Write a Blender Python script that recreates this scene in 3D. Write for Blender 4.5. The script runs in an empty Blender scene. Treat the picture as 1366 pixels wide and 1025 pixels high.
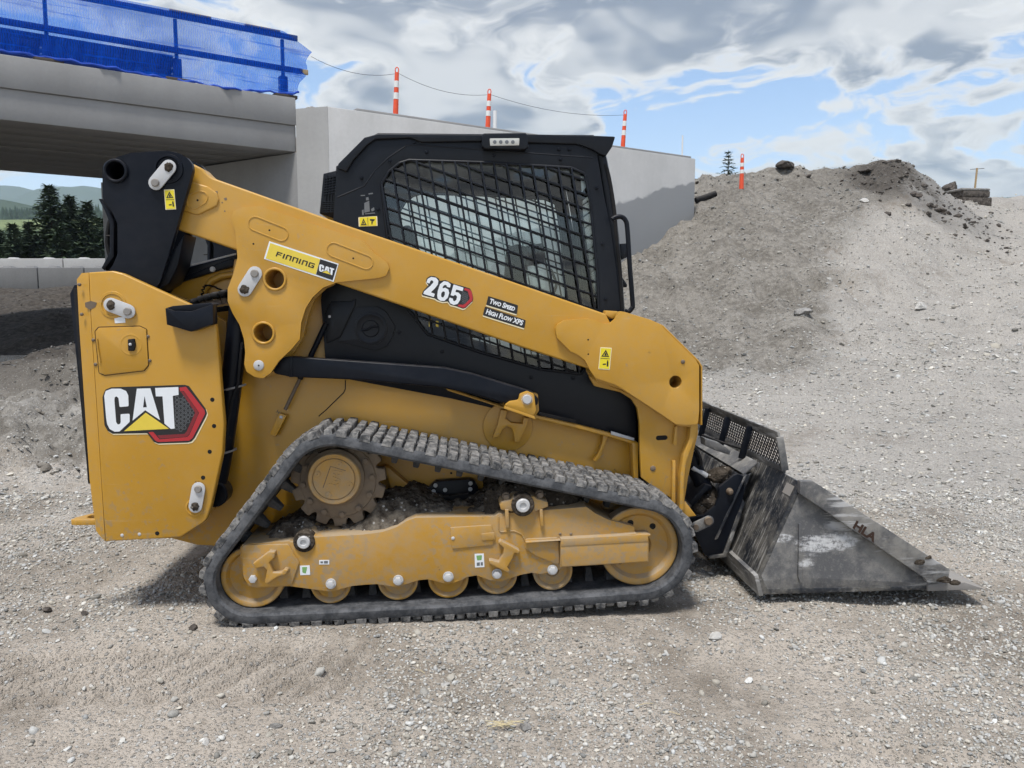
import bpy, bmesh, math, random
import numpy as np
from mathutils import Vector, Matrix
R = math.radians
rng = random.Random(7)
nrg = np.random.default_rng(11)
scene = bpy.context.scene
col = scene.collection
# ------------------------------------------------------------------ camera
FPX, PITCH, CAMH = 1030.0, 6.0, 1.40
cd = bpy.data.cameras.new('camera'); cam = bpy.data.objects.new('camera', cd); col.objects.link(cam)
cd.sensor_width = 36; cd.lens = 36 * FPX / 1366; cd.clip_start = 0.05; cd.clip_end = 20000
cam.location = (0, 0, CAMH); cam.rotation_euler = (R(90 - PITCH), 0, 0)
scene.camera = cam
# ------------------------------------------------------------------ light
SUN_EL, SUN_AZ = 69.0, 205.0          # azimuth: 0 = +Y (away from the camera), clockwise
SUN_STR, SUN_ANG, SKY_STR, EXPO = 1.9, 12.0, 0.095, 1.18
CLOUD_STR = 0.42
CLD0 = 0.332
sd = bpy.data.lights.new('sun', 'SUN'); so = bpy.data.objects.new('sun', sd); col.objects.link(so)
sd.energy = SUN_STR; sd.angle = R(SUN_ANG); sd.color = (1.0, 0.965, 0.92)
_v = Vector((math.sin(R(SUN_AZ)) * math.cos(R(SUN_EL)), math.cos(R(SUN_AZ)) * math.cos(R(SUN_EL)), math.sin(R(SUN_EL))))
so.rotation_euler = _v.to_track_quat('Z', 'Y').to_euler(); so.location = (0, 0, 30)
scene.view_settings.view_transform = 'Standard'; scene.view_settings.look = 'None'
scene.view_settings.gamma = 1; scene.view_settings.exposure = EXPO
scene.cycles.use_denoising = True
scene.cycles.max_bounces = 6; scene.cycles.diffuse_bounces = 3; scene.cycles.glossy_bounces = 3; scene.cycles.transparent_max_bounces = 24
scene.cycles.volume_bounces = 3
scene.cycles.use_adaptive_sampling = True; scene.cycles.adaptive_threshold = .02

class NT:
    """small helper around a node tree"""
    def __init__(s, tree): s.t = tree; s.n = tree.nodes; s.l = tree.links; s.n.clear()
    def __call__(s, typ, **kw):
        nd = s.n.new(typ)
        ins = kw.pop('ins', {})
        for k, v in kw.items(): setattr(nd, k, v)
        for k, v in ins.items():
            if hasattr(v, 'is_output') or isinstance(v, bpy.types.NodeSocket): s.l.new(v, nd.inputs[k])
            else: nd.inputs[k].default_value = v
        return nd
    def math(s, op, a, b=None, c=None, clamp=False):
        ins = {0: a}
        if b is not None: ins[1] = b
        if c is not None: ins[2] = c
        return s('ShaderNodeMath', operation=op, use_clamp=clamp, ins=ins).outputs[0]
    def vmath(s, op, a, b=None):
        ins = {0: a}
        if b is not None: ins[1] = b
        return s('ShaderNodeVectorMath', operation=op, ins=ins).outputs[0]
    def noise(s, vec, scale, detail=4, rough=.55, dist=0.0):
        ins = {'Scale': scale, 'Detail': detail, 'Roughness': rough, 'Distortion': dist}
        if vec is not None: ins['Vector'] = vec
        return s('ShaderNodeTexNoise', ins=ins).outputs[0]
    def ramp(s, fac, lo, hi, a=0.0, b=1.0):
        return s('ShaderNodeMapRange', interpolation_type='SMOOTHSTEP', ins={0: fac, 1: lo, 2: hi, 3: a, 4: b}).outputs[0]
    def mix(s, fac, a, b, blend='MIX'):
        nd = s('ShaderNodeMix', data_type='RGBA', blend_type=blend, clamp_factor=True)
        for i, v in ((0, fac), (6, a), (7, b)):
            if isinstance(v, bpy.types.NodeSocket): s.l.new(v, nd.inputs[i])
            elif isinstance(v, (tuple, list)): nd.inputs[i].default_value = (*v[:3], 1)
            else: nd.inputs[i].default_value = v
        return nd.outputs[2]

# sky: Nishita plus a broken layer of cumulus
world = bpy.data.worlds.new('World'); scene.world = world; world.use_nodes = True
world.cycles.sampling_method = 'MANUAL'; world.cycles.sample_map_resolution = 512
W_ = NT(world.node_tree)
sky = W_('ShaderNodeTexSky', sky_type='NISHITA', sun_disc=False, sun_elevation=R(SUN_EL), sun_rotation=R(SUN_AZ),
         altitude=1200, air_density=1.0, dust_density=0.6, ozone_density=1.2)
tc = W_('ShaderNodeTexCoord').outputs['Generated']
sep = W_('ShaderNodeSeparateXYZ', ins={0: tc})
zz = W_.math('ADD', W_.math('MAXIMUM', sep.outputs[2], 0.0), 0.34)
proj = W_('ShaderNodeCombineXYZ', ins={0: W_.math('DIVIDE', sep.outputs[0], zz), 1: W_.math('DIVIDE', sep.outputs[1], zz), 2: W_.math('MULTIPLY', sep.outputs[2], 2.0)}).outputs[0]
SKY_OFF = (88.8, 3.1, 0.2)
pj = W_.vmath('ADD', proj, SKY_OFF)
warp = W_('ShaderNodeTexNoise', ins={'Vector': pj, 'Scale': 2.5, 'Detail': 3.0})
pj2 = W_.vmath('ADD', pj, W_.vmath('SCALE', warp.outputs['Color'], None))
W_.n[-1].inputs[3].default_value = 0.0
def cloud_density(vec, det):
    b_ = W_.noise(vec, 1.35, 2, .5)
    v_ = W_('ShaderNodeTexVoronoi', feature='F1', normalize=True, ins={'Vector': vec, 'Scale': 4.2, 'Detail': det, 'Roughness': .52, 'Lacunarity': 2.2, 'Randomness': 1.0}).outputs['Distance']
    f_ = W_.noise(vec, 6.0, det + 3.0, .58)
    d_ = W_.math('ADD', W_.math('MULTIPLY', b_, 0.66), W_.math('MULTIPLY', f_, 0.28))
    return W_.math('SUBTRACT', d_, W_.math('MULTIPLY', v_, 0.30))
dens = cloud_density(pj2, 3.0)
cov = W_.ramp(dens, CLD0, CLD0 + 0.055)
thick = W_.ramp(dens, CLD0 + 0.02, CLD0 + 0.12)
# cumulus shading: more cloud above towards the light means a shaded base
s0 = W_.noise(pj2, 2.6, 3, .5); s1 = W_.noise(W_.vmath('ADD', pj2, (0.03, -0.10, 0.06)), 2.6, 2, .5)
shade = W_.ramp(W_.math('SUBTRACT', s1, s0), -0.12, 0.15)
sh = W_.math('MULTIPLY', W_.math('MULTIPLY_ADD', shade, 0.70, 0.30), thick)
ccol = W_.mix(sh, (1.0, 0.995, 0.985), (0.27, 0.315, 0.41))
haze_f = W_.ramp(sep.outputs[2], 0.02, 0.26, 0.45, 0.0)
ccov = W_.math('MAXIMUM', cov, haze_f)
bg1 = W_('ShaderNodeBackground', ins={'Color': sky.outputs[0], 'Strength': SKY_STR})
bg2 = W_('ShaderNodeBackground', ins={'Color': ccol, 'Strength': CLOUD_STR})
mx = W_('ShaderNodeMixShader', ins={0: ccov, 1: bg1.outputs[0], 2: bg2.outputs[0]})
W_('ShaderNodeOutputWorld', ins={0: mx.outputs[0]})

# ------------------------------------------------------------------ pixel rays of the photograph -> real places
CP, SP = math.cos(R(PITCH)), math.sin(R(PITCH))
def ray(px, py):
    x = (px - 683) / FPX; v = (512.5 - py) / FPX
    return Vector((x, CP + v * SP, -SP + v * CP))
def at_z(px, py, z):
    d = ray(px, py); t = (z - CAMH) / d.z
    return Vector((0, 0, CAMH)) + d * t
def at_y(px, py, y):
    d = ray(px, py); return Vector((0, 0, CAMH)) + d * (y / d.y)
YAW = R(4.0); EX = Vector((math.cos(YAW), math.sin(YAW), 0)); EY = Vector((-math.sin(YAW), math.cos(YAW), 0))
N0 = Vector((0, 3.24, 0)); HW = 0.965       # near track face, half the machine's width
def P(px, py, yl):
    """pixel -> (x, z) on the machine's own upright plane at depth yl from its near side"""
    d = ray(px, py); c = Vector((0, 0, CAMH)) - N0
    t = (yl - c.dot(EY)) / d.dot(EY)
    p = c + d * t
    return (p.dot(EX), p.z)
ZO = {1:(0,0,2.97),2:(400,0,2.97),4:(80,180,3.415),5:(80,440,3.415),6:(420,160,3.1045),7:(260,540,3.415),8:(580,540,3.415),9:(880,520,3.1045),
      15:(700,380,4.658),16:(340,330,3.415),20:(890,520,5.125),21:(760,160,3.8),22:(430,380,6.83),23:(500,200,6.83),24:(560,360,8.5375),
      25:(120,500,7.589),26:(340,310,11.383),27:(500,550,6.83),30:(130,190,6.83),31:(360,570,8.5375),32:(640,640,4.553),33:(220,340,5.254),0:(0,0,1)}
def px_(k, x, y): o = ZO[k]; return (o[0] + x / o[2], o[1] + y / o[2])
def T(k, yl, pts): return [P(*px_(k, x, y), yl) for x, y in pts]

# ------------------------------------------------------------------ object helpers
def link(name, me, mat=None, parent=None, smooth=35):
    o = bpy.data.objects.new(name, me); col.objects.link(o)
    if mat is not None and not me.materials: me.materials.append(mat)
    if parent is not None: o.parent = parent
    if smooth and len(me.polygons):
        me.polygons.foreach_set('use_smooth', np.ones(len(me.polygons), bool)); me.set_sharp_from_angle(angle=R(smooth))
    return o
def bm_obj(name, bm, mat, parent=None, smooth=35):
    me = bpy.data.meshes.new(name); bm.normal_update(); bm.to_mesh(me); bm.free()
    return link(name, me, mat, parent, smooth)
def py_obj(name, verts, faces, mat, parent=None, smooth=35):
    me = bpy.data.meshes.new(name); me.from_pydata([tuple(v) for v in verts], [], faces); me.update()
    return link(name, me, mat, parent, smooth)
def np_mesh(name, V, F):
    """V (n,3), F (m,k) all faces of k corners"""
    me = bpy.data.meshes.new(name); k = F.shape[1]
    me.vertices.add(len(V)); me.vertices.foreach_set('co', V.astype(np.float32).ravel())
    me.loops.add(F.size); me.loops.foreach_set('vertex_index', F.astype(np.int32).ravel())
    me.polygons.add(len(F)); me.polygons.foreach_set('loop_start', np.arange(0, F.size, k, dtype=np.int32))
    me.update(calc_edges=True); me.validate(); return me
def thing(name, label, cat, loc=(0, 0, 0), rz=0, group=None):
    o = bpy.data.objects.new(name, None); col.objects.link(o); o.location = loc; o.rotation_euler = (0, 0, rz)
    o.empty_display_size = .1
    return tag(o, label, cat, group)
def tag(o, label, cat, group=None):
    o['label'] = label; o['category'] = cat
    if group: o['group'] = group
    return o
def struct(o): o['kind'] = 'structure'; return o
def stuff(o): o['kind'] = 'stuff'; return o
def lab(o, s): o['label'] = s; return o
def rnd(pts, r, n=4):
    """round the corners of a polygon; r one radius or one per corner"""
    out = []; m = len(pts)
    for i in range(m):
        p = Vector(pts[i]); a = Vector(pts[i - 1]) - p; b = Vector(pts[(i + 1) % m]) - p
        ri = r[i] if isinstance(r, (list, tuple)) else r
        la, lb = a.length, b.length
        if ri <= 0 or la < 1e-6 or lb < 1e-6: out.append(tuple(p)); continue
        a /= la; b /= lb; ang = a.angle(b)
        if ang > math.pi - .12: out.append(tuple(p)); continue
        t = min(ri / math.tan(ang / 2), la * .46, lb * .46)
        p0 = p + a * t; p1 = p + b * t
        for k in range(n + 1):
            u = k / n; out.append(tuple(p0 * (1 - u) ** 2 + p * 2 * u * (1 - u) + p1 * u * u))
    return out
def circ(c, r, n=24, ry=None): return [(c[0] + r * math.cos(2 * math.pi * k / n), c[1] + (ry or r) * math.sin(2 * math.pi * k / n)) for k in range(n)]
def prism_bm(bm, pts, y0, y1, bev=.004, seg=2, holes=(), both=True):
    """outline in (x, z) extruded from depth y0 to y1 (machine depths, near side 0)"""
    a0, a1 = y0 - HW, y1 - HW
    loops = [list(pts)] + [list(h) for h in holes]; es = []; base_v = []
    for lp in loops:
        vs = [bm.verts.new((x, a0, z)) for x, z in lp]; base_v += vs
        es += [bm.edges.new((vs[i], vs[(i + 1) % len(vs)])) for i in range(len(vs))]
    if holes:
        fs = [f for f in bmesh.ops.triangle_fill(bm, use_beauty=True, use_dissolve=False, edges=es)['geom'] if isinstance(f, bmesh.types.BMFace)]
    else: fs = [bm.faces.new(base_v)]
    ex = bmesh.ops.extrude_face_region(bm, geom=fs)
    nv = [v for v in ex['geom'] if isinstance(v, bmesh.types.BMVert)]
    for v in nv: v.co.y = a1
    allf = set()
    for v in base_v + nv: allf.update(v.link_faces)
    bmesh.ops.recalc_face_normals(bm, faces=list(allf))
    if bev:
        be = []
        for e in {e for v in base_v + nv for e in v.link_edges}:
            if abs(e.verts[0].co.y - e.verts[1].co.y) < 1e-7 and len(e.link_faces) == 2:
                if not both and abs(e.verts[0].co.y - a0) > 1e-7: continue
                if abs(e.link_faces[0].normal.dot(e.link_faces[1].normal)) < .5: be.append(e)
        bmesh.ops.bevel(bm, geom=be, offset=bev, segments=seg, profile=.5, affect='EDGES', clamp_overlap=True)
def prism(name, pts, y0, y1, mat, parent, bev=.004, seg=2, holes=(), both=True):
    bm = bmesh.new(); prism_bm(bm, pts, y0, y1, bev, seg, holes, both); return bm_obj(name, bm, mat, parent)
def lathe_bm(bm, c, prof, n=32):
    """profile of (radius, depth) turned about the machine's cross axis through c=(x,z)"""
    rings = []
    for r, y in prof:
        if r < 1e-6: rings.append([bm.verts.new((c[0], y - HW, c[1]))])
        else: rings.append([bm.verts.new((c[0] + r * math.cos(2 * math.pi * k / n), y - HW, c[1] + r * math.sin(2 * math.pi * k / n))) for k in range(n)])
    for a, b in zip(rings, rings[1:]):
        for k in range(n):
            if len(a) == 1 and len(b) == 1: break
            if len(a) == 1: bm.faces.new((a[0], b[k], b[(k + 1) % n]))
            elif len(b) == 1: bm.faces.new((a[k], b[0], a[(k + 1) % n]))
            else: bm.faces.new((a[k], b[k], b[(k + 1) % n], a[(k + 1) % n]))
    bmesh.ops.recalc_face_normals(bm, faces=bm.faces)
def lathe(name, c, prof, mat, parent, n=32, smooth=35):
    bm = bmesh.new(); lathe_bm(bm, c, prof, n); return bm_obj(name, bm, mat, parent, smooth)
def sweep_bm(bm, path, r, n=8, closed=False):
    path = [Vector(p) for p in path]; m = len(path); rings = []; prev = None
    for i in range(m):
        if closed: t = path[(i + 1) % m] - path[i - 1]
        else: t = path[min(i + 1, m - 1)] - path[max(i - 1, 0)]
        t.normalize()
        if prev is None:
            s = t.cross(Vector((0, 1, 0)))
            if s.length < .2: s = t.cross(Vector((0, 0, 1)))
        else: s = prev - t * prev.dot(t)
        s.normalize(); prev = s; u = t.cross(s); rr = r[i] if isinstance(r, (list, tuple)) else r
        rings.append([bm.verts.new(path[i] + (s * math.cos(2 * math.pi * k / n) + u * math.sin(2 * math.pi * k / n)) * rr) for k in range(n)])
    for i in range(m if closed else m - 1):
        a, b = rings[i], rings[(i + 1) % m]
        for k in range(n): bm.faces.new((a[k], b[k], b[(k + 1) % n], a[(k + 1) % n]))
    if not closed: bm.faces.new(rings[0]); bm.faces.new(rings[-1][::-1])
    bmesh.ops.recalc_face_normals(bm, faces=bm.faces)
def smooth_path(pts, n=6):
    pts = [Vector(p) for p in pts]; out = []
    for i in range(len(pts) - 1):
        p0, p1, p2, p3 = pts[max(i - 1, 0)], pts[i], pts[i + 1], pts[min(i + 2, len(pts) - 1)]
        for k in range(n):
            t = k / n
            out.append(.5 * ((2 * p1) + (p2 - p0) * t + (2 * p0 - 5 * p1 + 4 * p2 - p3) * t * t + (3 * p1 - p0 - 3 * p2 + p3) * t ** 3))
    out.append(pts[-1]); return out
def tube(name, path, r, mat, parent=None, n=8, closed=False):
    bm = bmesh.new(); sweep_bm(bm, path, r, n, closed); return bm_obj(name, bm, mat, parent, 50)
def box_bm(bm, lo, hi, bev=0.0, seg=2):
    r = bmesh.ops.create_cube(bm, size=1.0); vs = r['verts']
    for v in vs: v.co = Vector([lo[i] + (hi[i] - lo[i]) * (v.co[i] + .5) for i in range(3)])
    if bev: bmesh.ops.bevel(bm, geom=list({e for v in vs for e in v.link_edges}), offset=bev, segments=seg, profile=.5, affect='EDGES', clamp_overlap=True)
def box(name, lo, hi, mat, parent=None, bev=.004, seg=2):
    bm = bmesh.new(); box_bm(bm, lo, hi, bev, seg); return bm_obj(name, bm, mat, parent)
def bar_bm(bm, a, b, w, h, upv=(0, 0, 1)):
    a, b = Vector(a), Vector(b); t = (b - a).normalized(); u = Vector(upv); s = t.cross(u)
    if s.length < 1e-4: s = t.cross(Vector((0, 1, 0)))
    s.normalize(); u = s.cross(t)
    q = [(-w / 2, -h / 2), (w / 2, -h / 2), (w / 2, h / 2), (-w / 2, h / 2)]
    A = [bm.verts.new(a + s * i + u * j) for i, j in q]; B = [bm.verts.new(b + s * i + u * j) for i, j in q]
    bm.faces.new(A[::-1]); bm.faces.new(B)
    for k in range(4): bm.faces.new((A[k], A[(k + 1) % 4], B[(k + 1) % 4], B[k]))
def bar(name, a, b, w, h, mat, parent=None, upv=(0, 0, 1), bev=0.0):
    bm = bmesh.new(); bar_bm(bm, a, b, w, h, upv)
    if bev: bmesh.ops.bevel(bm, geom=bm.edges[:], offset=bev, segments=2, profile=.5, affect='EDGES', clamp_overlap=True)
    bmesh.ops.recalc_face_normals(bm, faces=bm.faces); return bm_obj(name, bm, mat, parent)
def M3(p, yl): return Vector((p[0], yl - HW, p[1]))
def T3(k, yl, pts): return [M3(p, yl) for p in T(k, yl, pts)]
def copy_to(o, parent, **kw):
    c = o.copy(); col.objects.link(c); c.parent = parent
    for k, v in kw.items(): setattr(c, k, v)
    return c
def mirror(o, kids=True):
    """the same part on the machine's far side"""
    c = o.copy(); col.objects.link(c); c.scale = (1, -1, 1)
    for ch in (list(o.children) if kids else []):
        d = ch.copy(); col.objects.link(d); d.parent = c
    return c
# value noise for terrain
def _hash(ix, iy, seed):
    n = (ix.astype(np.int64) * 374761393 + iy.astype(np.int64) * 668265263 + seed * 1442695041) & 0x7fffffff
    n = ((n ^ (n >> 13)) * 1274126177) & 0x7fffffff
    return ((n ^ (n >> 16)) & 0xffff) / 65535.0
def vnoise(x, y, seed=0):
    ix = np.floor(x); iy = np.floor(y); fx = x - ix; fy = y - iy
    fx = fx * fx * (3 - 2 * fx); fy = fy * fy * (3 - 2 * fy)
    a = _hash(ix, iy, seed); b = _hash(ix + 1, iy, seed); c = _hash(ix, iy + 1, seed); d = _hash(ix + 1, iy + 1, seed)
    return (a * (1 - fx) + b * fx) * (1 - fy) + (c * (1 - fx) + d * fx) * fy
def fbm(x, y, octv=4, seed=0, gain=.5):
    s = 0; a = 1; t = 0
    for o in range(octv):
        s = s + a * (vnoise(x * 2 ** o + 13.7 * o, y * 2 ** o - 7.1 * o, seed + o) - .5); t += a; a *= gain
    return s / t * 2
def sst(a, b, x): t = np.clip((x - a) / (b - a), 0, 1); return t * t * (3 - 2 * t)
# ------------------------------------------------------------------ materials
def newmat(name):
    m = bpy.data.materials.new(name); m.use_nodes = True; return m, NT(m.node_tree)
def finish(nt, color, rough, metal=0.0, bump=None, bdist=.002, bstr=.5, spec=.5, **extra):
    ins = {'Base Color': color if isinstance(color, bpy.types.NodeSocket) else (*color[:3], 1), 'Roughness': rough, 'Metallic': metal, 'Specular IOR Level': spec}
    ins.update(extra)
    b = nt('ShaderNodeBsdfPrincipled', ins=ins)
    if bump is not None:
        bn = nt('ShaderNodeBump', ins={'Height': bump, 'Strength': bstr, 'Distance': bdist}); nt.l.new(bn.outputs[0], b.inputs['Normal'])
    nt('ShaderNodeOutputMaterial', ins={0: b.outputs[0]})
    return b
def paint(name, c, rough=.42, dust=.35, dcol=(.36, .32, .26), chips=None, up=.5, var=.06, spec=.5, scale=1.0, splash=0.0):
    m, n = newmat(name); oc = n('ShaderNodeTexCoord').outputs['Object']
    big = n.noise(oc, 2.3 * scale, 5, .6); fine = n.noise(oc, 26 * scale, 6, .65)
    st = n('ShaderNodeMapping', ins={0: oc, 3: (7, 7, 55)}).outputs[0]; streak = n.noise(st, 1.0 * scale, 4, .6)
    base = n.mix(n.ramp(big, .3, .7), tuple(x * (1 - var) for x in c), tuple(min(1, x * (1 + var)) for x in c))
    nz = n('ShaderNodeSeparateXYZ', ins={0: n('ShaderNodeNewGeometry').outputs['Normal']}).outputs[2]
    top = n.math('MULTIPLY', n.ramp(nz, .15, .95), up)
    d = n.math('MULTIPLY', n.ramp(n.math('ADD', n.math('MULTIPLY', big, .6), n.math('MULTIPLY', fine, .4)), .38, .72), dust)
    d = n.math('ADD', d, n.math('MULTIPLY', n.ramp(streak, .55, .8), dust * .25))
    d = n.math('MINIMUM', n.math('ADD', d, n.math('MULTIPLY', top, n.ramp(fine, .2, .6))), .92)
    colr = n.mix(d, base, dcol)
    if chips:
        sp = n.noise(oc, 7, 3, .5); sp2 = n.noise(oc, 110, 3, .6)
        ch = n.math('MULTIPLY', n.ramp(sp, .72, .76), n.ramp(sp2, .52, .58)); colr = n.mix(ch, colr, chips)
    if splash:
        oz = n('ShaderNodeSeparateXYZ', ins={0: oc}).outputs[2]; low_ = n.ramp(oz, .95, .05)
        sp3 = n.noise(oc, 34, 5, .7); blot = n.noise(oc, 4.2, 5, .62)
        k_s = n.math('MULTIPLY', n.ramp(n.math('ADD', sp3, n.math('MULTIPLY', low_, .16)), .62, .70), n.ramp(blot, .35, .6)); colr = n.mix(n.math('MULTIPLY', k_s, splash), colr, (.31, .235, .145))
        rub = n.noise(n('ShaderNodeMapping', ins={0: oc, 2: (0, R(20), 0), 3: (2.2, 2.2, 60)}).outputs[0], 1.6, 4, .6)
        colr = n.mix(n.math('MULTIPLY', n.math('MULTIPLY', n.ramp(rub, .62, .74), n.ramp(blot, .45, .62)), .30), colr, (.50, .42, .30))
    rg = n.math('ADD', rough, n.math('MULTIPLY', d, .4))
    finish(n, colr, rg, bump=n.noise(oc, 60 * scale, 5, .6), bdist=.0006, bstr=.35, spec=spec)
    return m
YEL = paint('loader_yellow', (.500, .262, .022), .30, .34, (.37, .27, .14), chips=(.05, .04, .03), up=.16, splash=.60)
YEL_D = paint('dusty_yellow', (.46, .243, .028), .46, .85, (.33, .26, .175), chips=(.10, .08, .06), up=.8, splash=.8)
BLK = paint('black_paint', (.0045, .0065, .0115), .34, .035, (.20, .18, .16), chips=(.12, .09, .06), up=.12, var=.2, spec=.16)
BLK_CLEAN = paint('black_plastic', (.0045, .0065, .011), .38, .018, (.2, .2, .2), up=.10, var=.15, spec=.26)
BLK_MATT = paint('black_rubber', (.007, .007, .008), .7, .06, (.2, .18, .16), up=.2, spec=.25)
GRYM = paint('grey_steel', (.22, .21, .20), .45, .45, (.27, .24, .20), up=.4)
ZINC = paint('zinc', (.50, .51, .52), .36, .25, (.35, .30, .25), up=.1)
STEEL_D = paint('worn_cast_steel', (.115, .085, .06), .5, .7, (.24, .185, .125), up=.5)
def plain(name, c, rough=.5, metal=0.0, em=None):
    m, n = newmat(name); oc = n('ShaderNodeTexCoord').outputs['Object']
    v = n.noise(oc, 30, 4, .6); colr = n.mix(v, tuple(x * .93 for x in c), tuple(min(1, x * 1.06) for x in c))
    finish(n, colr, rough, metal); return m
D_BLACK = plain('print_black', (.012, .012, .014), .4)
D_WHITE = plain('print_white', (.74, .77, .80), .35)
D_YELLOW = plain('print_yellow', (.75, .62, .02), .4)
D_YELLOW2 = plain('print_pale_yellow', (.72, .55, .06), .4)
D_CREAM = plain('print_cream', (.80, .70, .46), .4)
D_RED = plain('print_red', (.42, .022, .03), .35)
D_RED2 = plain('print_dark_red', (.20, .015, .022), .35)
D_GREY = plain('print_grey', (.13, .14, .15), .4)
RUST = plain('rusty_cut', (.035, .016, .009), .85)
HOLE = plain('open_hole', (.004, .004, .004), .9)
def rubber(name, mud, mudcol, scale=1.0):
    m, n = newmat(name); oc = n('ShaderNodeTexCoord').outputs['Object']
    rn = n('ShaderNodeObjectInfo').outputs['Random']
    off = n('ShaderNodeCombineXYZ', ins={0: n.math('MULTIPLY', rn, 37.0), 1: n.math('MULTIPLY', rn, 11.0), 2: n.math('MULTIPLY', rn, 5.0)}).outputs[0]
    oc = n.vmath('ADD', oc, off)
    a = n.noise(oc, 22 * scale, 5, .6); b = n.noise(oc, 90 * scale, 4, .6)
    f = n.math('ADD', n.math('MULTIPLY', a, .6), n.math('MULTIPLY', b, .4))
    c = n.mix(n.ramp(f, .36, .68), (.036, .038, .041), mudcol)
    c = n.mix(n.math('MULTIPLY', n.ramp(b, .55, .7), .5), c, (.05, .042, .035))
    if mud < 1: c = n.mix(mud, (.045, .050, .058), c)
    finish(n, c, .82, bump=f, bdist=.004, bstr=.6, spec=.25); return m
TREAD = rubber('tread_rubber_dry_mud', 1.0, (.31, .30, .285))
BELT = rubber('belt_rubber', .60, (.17, .172, .178), .8)
GUIDE = rubber('guide_rubber', .7, (.12, .11, .10))
def mudmat(name, c1, c2, speck=(.5, .49, .46), sp=.25, scale=1.0):
    m, n = newmat(name); oc = n('ShaderNodeTexCoord').outputs['Object']
    a = n.noise(oc, 18 * scale, 8, .65); vo = n('ShaderNodeTexVoronoi', ins={'Vector': oc, 'Scale': 75 * scale, 'Randomness': 1.0})
    c = n.mix(n.ramp(a, .35, .65), c1, c2)
    rnd_ = n('ShaderNodeSeparateColor', ins={0: vo.outputs['Color']}).outputs[0]
    pick = n.math('MULTIPLY', n.math('GREATER_THAN', rnd_, 1 - sp), n.math('LESS_THAN', vo.outputs['Distance'], .42))
    c = n.mix(pick, c, speck)
    h = n.math('ADD', a, n.math('MULTIPLY', n.math('SUBTRACT', .6, vo.outputs['Distance']), .5))
    finish(n, c, .95, bump=h, bdist=.012, bstr=.9, spec=.15); return m
MUD = mudmat('caked_mud', (.040, .032, .025), (.17, .148, .12), (.36, .345, .32), .09)
MUD_DARK = mudmat('dark_mud', (.030, .024, .018), (.085, .07, .055), (.25, .23, .2), .08)
def bucketmat():
    m, n = newmat('scraped_bucket_paint'); oc = n('ShaderNodeTexCoord').outputs['Object']
    st = n('ShaderNodeMapping', ins={0: oc, 3: (6, 70, 7)}).outputs[0]
    s1 = n.noise(st, 1.2, 6, .65); b = n.noise(oc, 5, 6, .65); f = n.noise(oc, 42, 6, .7)
    c = n.mix(n.ramp(b, .42, .64), (.011, .014, .020), (.13, .122, .108))
    c = n.mix(n.math('MULTIPLY', n.ramp(f, .52, .70), .45), c, (.20, .185, .16))
    w = n.math('MULTIPLY', n.ramp(s1, .52, .64), n.ramp(b, .36, .56)); c = n.mix(n.math('MULTIPLY', w, .8), c, (.40, .39, .37))
    finish(n, c, n.ramp(s1, .3, .7, .65, .42), bump=f, bdist=.002, bstr=.5); return m
BUCK = bucketmat()
def bucketmat2():
    m, n = newmat('muddy_bucket_steel'); oc = n('ShaderNodeTexCoord').outputs['Object']
    b = n.noise(oc, 5, 6, .7); f = n.noise(oc, 55, 5, .7); sx = n.noise(n('ShaderNodeMapping', ins={0: oc, 3: (4, 4, 30)}).outputs[0], 1.3, 5, .6); pt = n.noise(oc, 2.6, 3, .5)
    c = n.mix(n.ramp(b, .40, .66), (.085, .086, .090), (.235, .226, .208)); c = n.mix(n.math('MULTIPLY', n.ramp(f, .5, .7), .35), c, (.28, .266, .24))
    c = n.mix(n.math('MULTIPLY', n.math('MULTIPLY', n.ramp(sx, .50, .62), n.ramp(pt, .50, .60)), .8), c, (.46, .46, .46))
    for (pp, rad) in SCUFFS:
        dd = n('ShaderNodeVectorMath', operation='LENGTH', ins={0: n.vmath('MULTIPLY', n.vmath('SUBTRACT', oc, pp), (1.0, 0, 2.0))}).outputs['Value']
        fall = n.ramp(n.math('ADD', dd, n.math('MULTIPLY', n.math('SUBTRACT', sx, .5), rad * 2.6)), rad, rad * .55); c = n.mix(n.math('MULTIPLY', n.math('MULTIPLY', fall, .95), n.ramp(n.math('ADD', n.math('MULTIPLY', f, .5), n.math('MULTIPLY', sx, .5)), .40, .56)), c, (.52, .525, .53))
    finish(n, c, .62, bump=f, bdist=.003, bstr=.6); return m
SCUFFS = [((P(*q_, .1)[0], 0, P(*q_, .1)[1]), r_) for q_, r_ in (((1092, 726), .12), ((1125, 722), .09), ((1074, 752), .05), ((1042, 716), .06))]
BUCK2 = bucketmat2()
def glassmat(name, tint=(.62, .74, .72), alpha=.62, rough=.02):
    m, n = newmat(name)
    tr = n('ShaderNodeBsdfTransparent', ins={0: (*tint, 1)}); gl = n('ShaderNodeBsdfGlossy', ins={0: (1, 1, 1, 1), 'Roughness': rough})
    fr = n('ShaderNodeFresnel', ins={'IOR': 1.45}).outputs[0]
    mxs = n('ShaderNodeMixShader', ins={0: fr, 1: tr.outputs[0], 2: gl.outputs[0]})
    n('ShaderNodeOutputMaterial', ins={0: mxs.outputs[0]}); return m
GLASS = glassmat('tinted_glass', (.93, .968, .96))
GLASS_CLR = glassmat('clear_glass', (.95, .98, .97))
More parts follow.
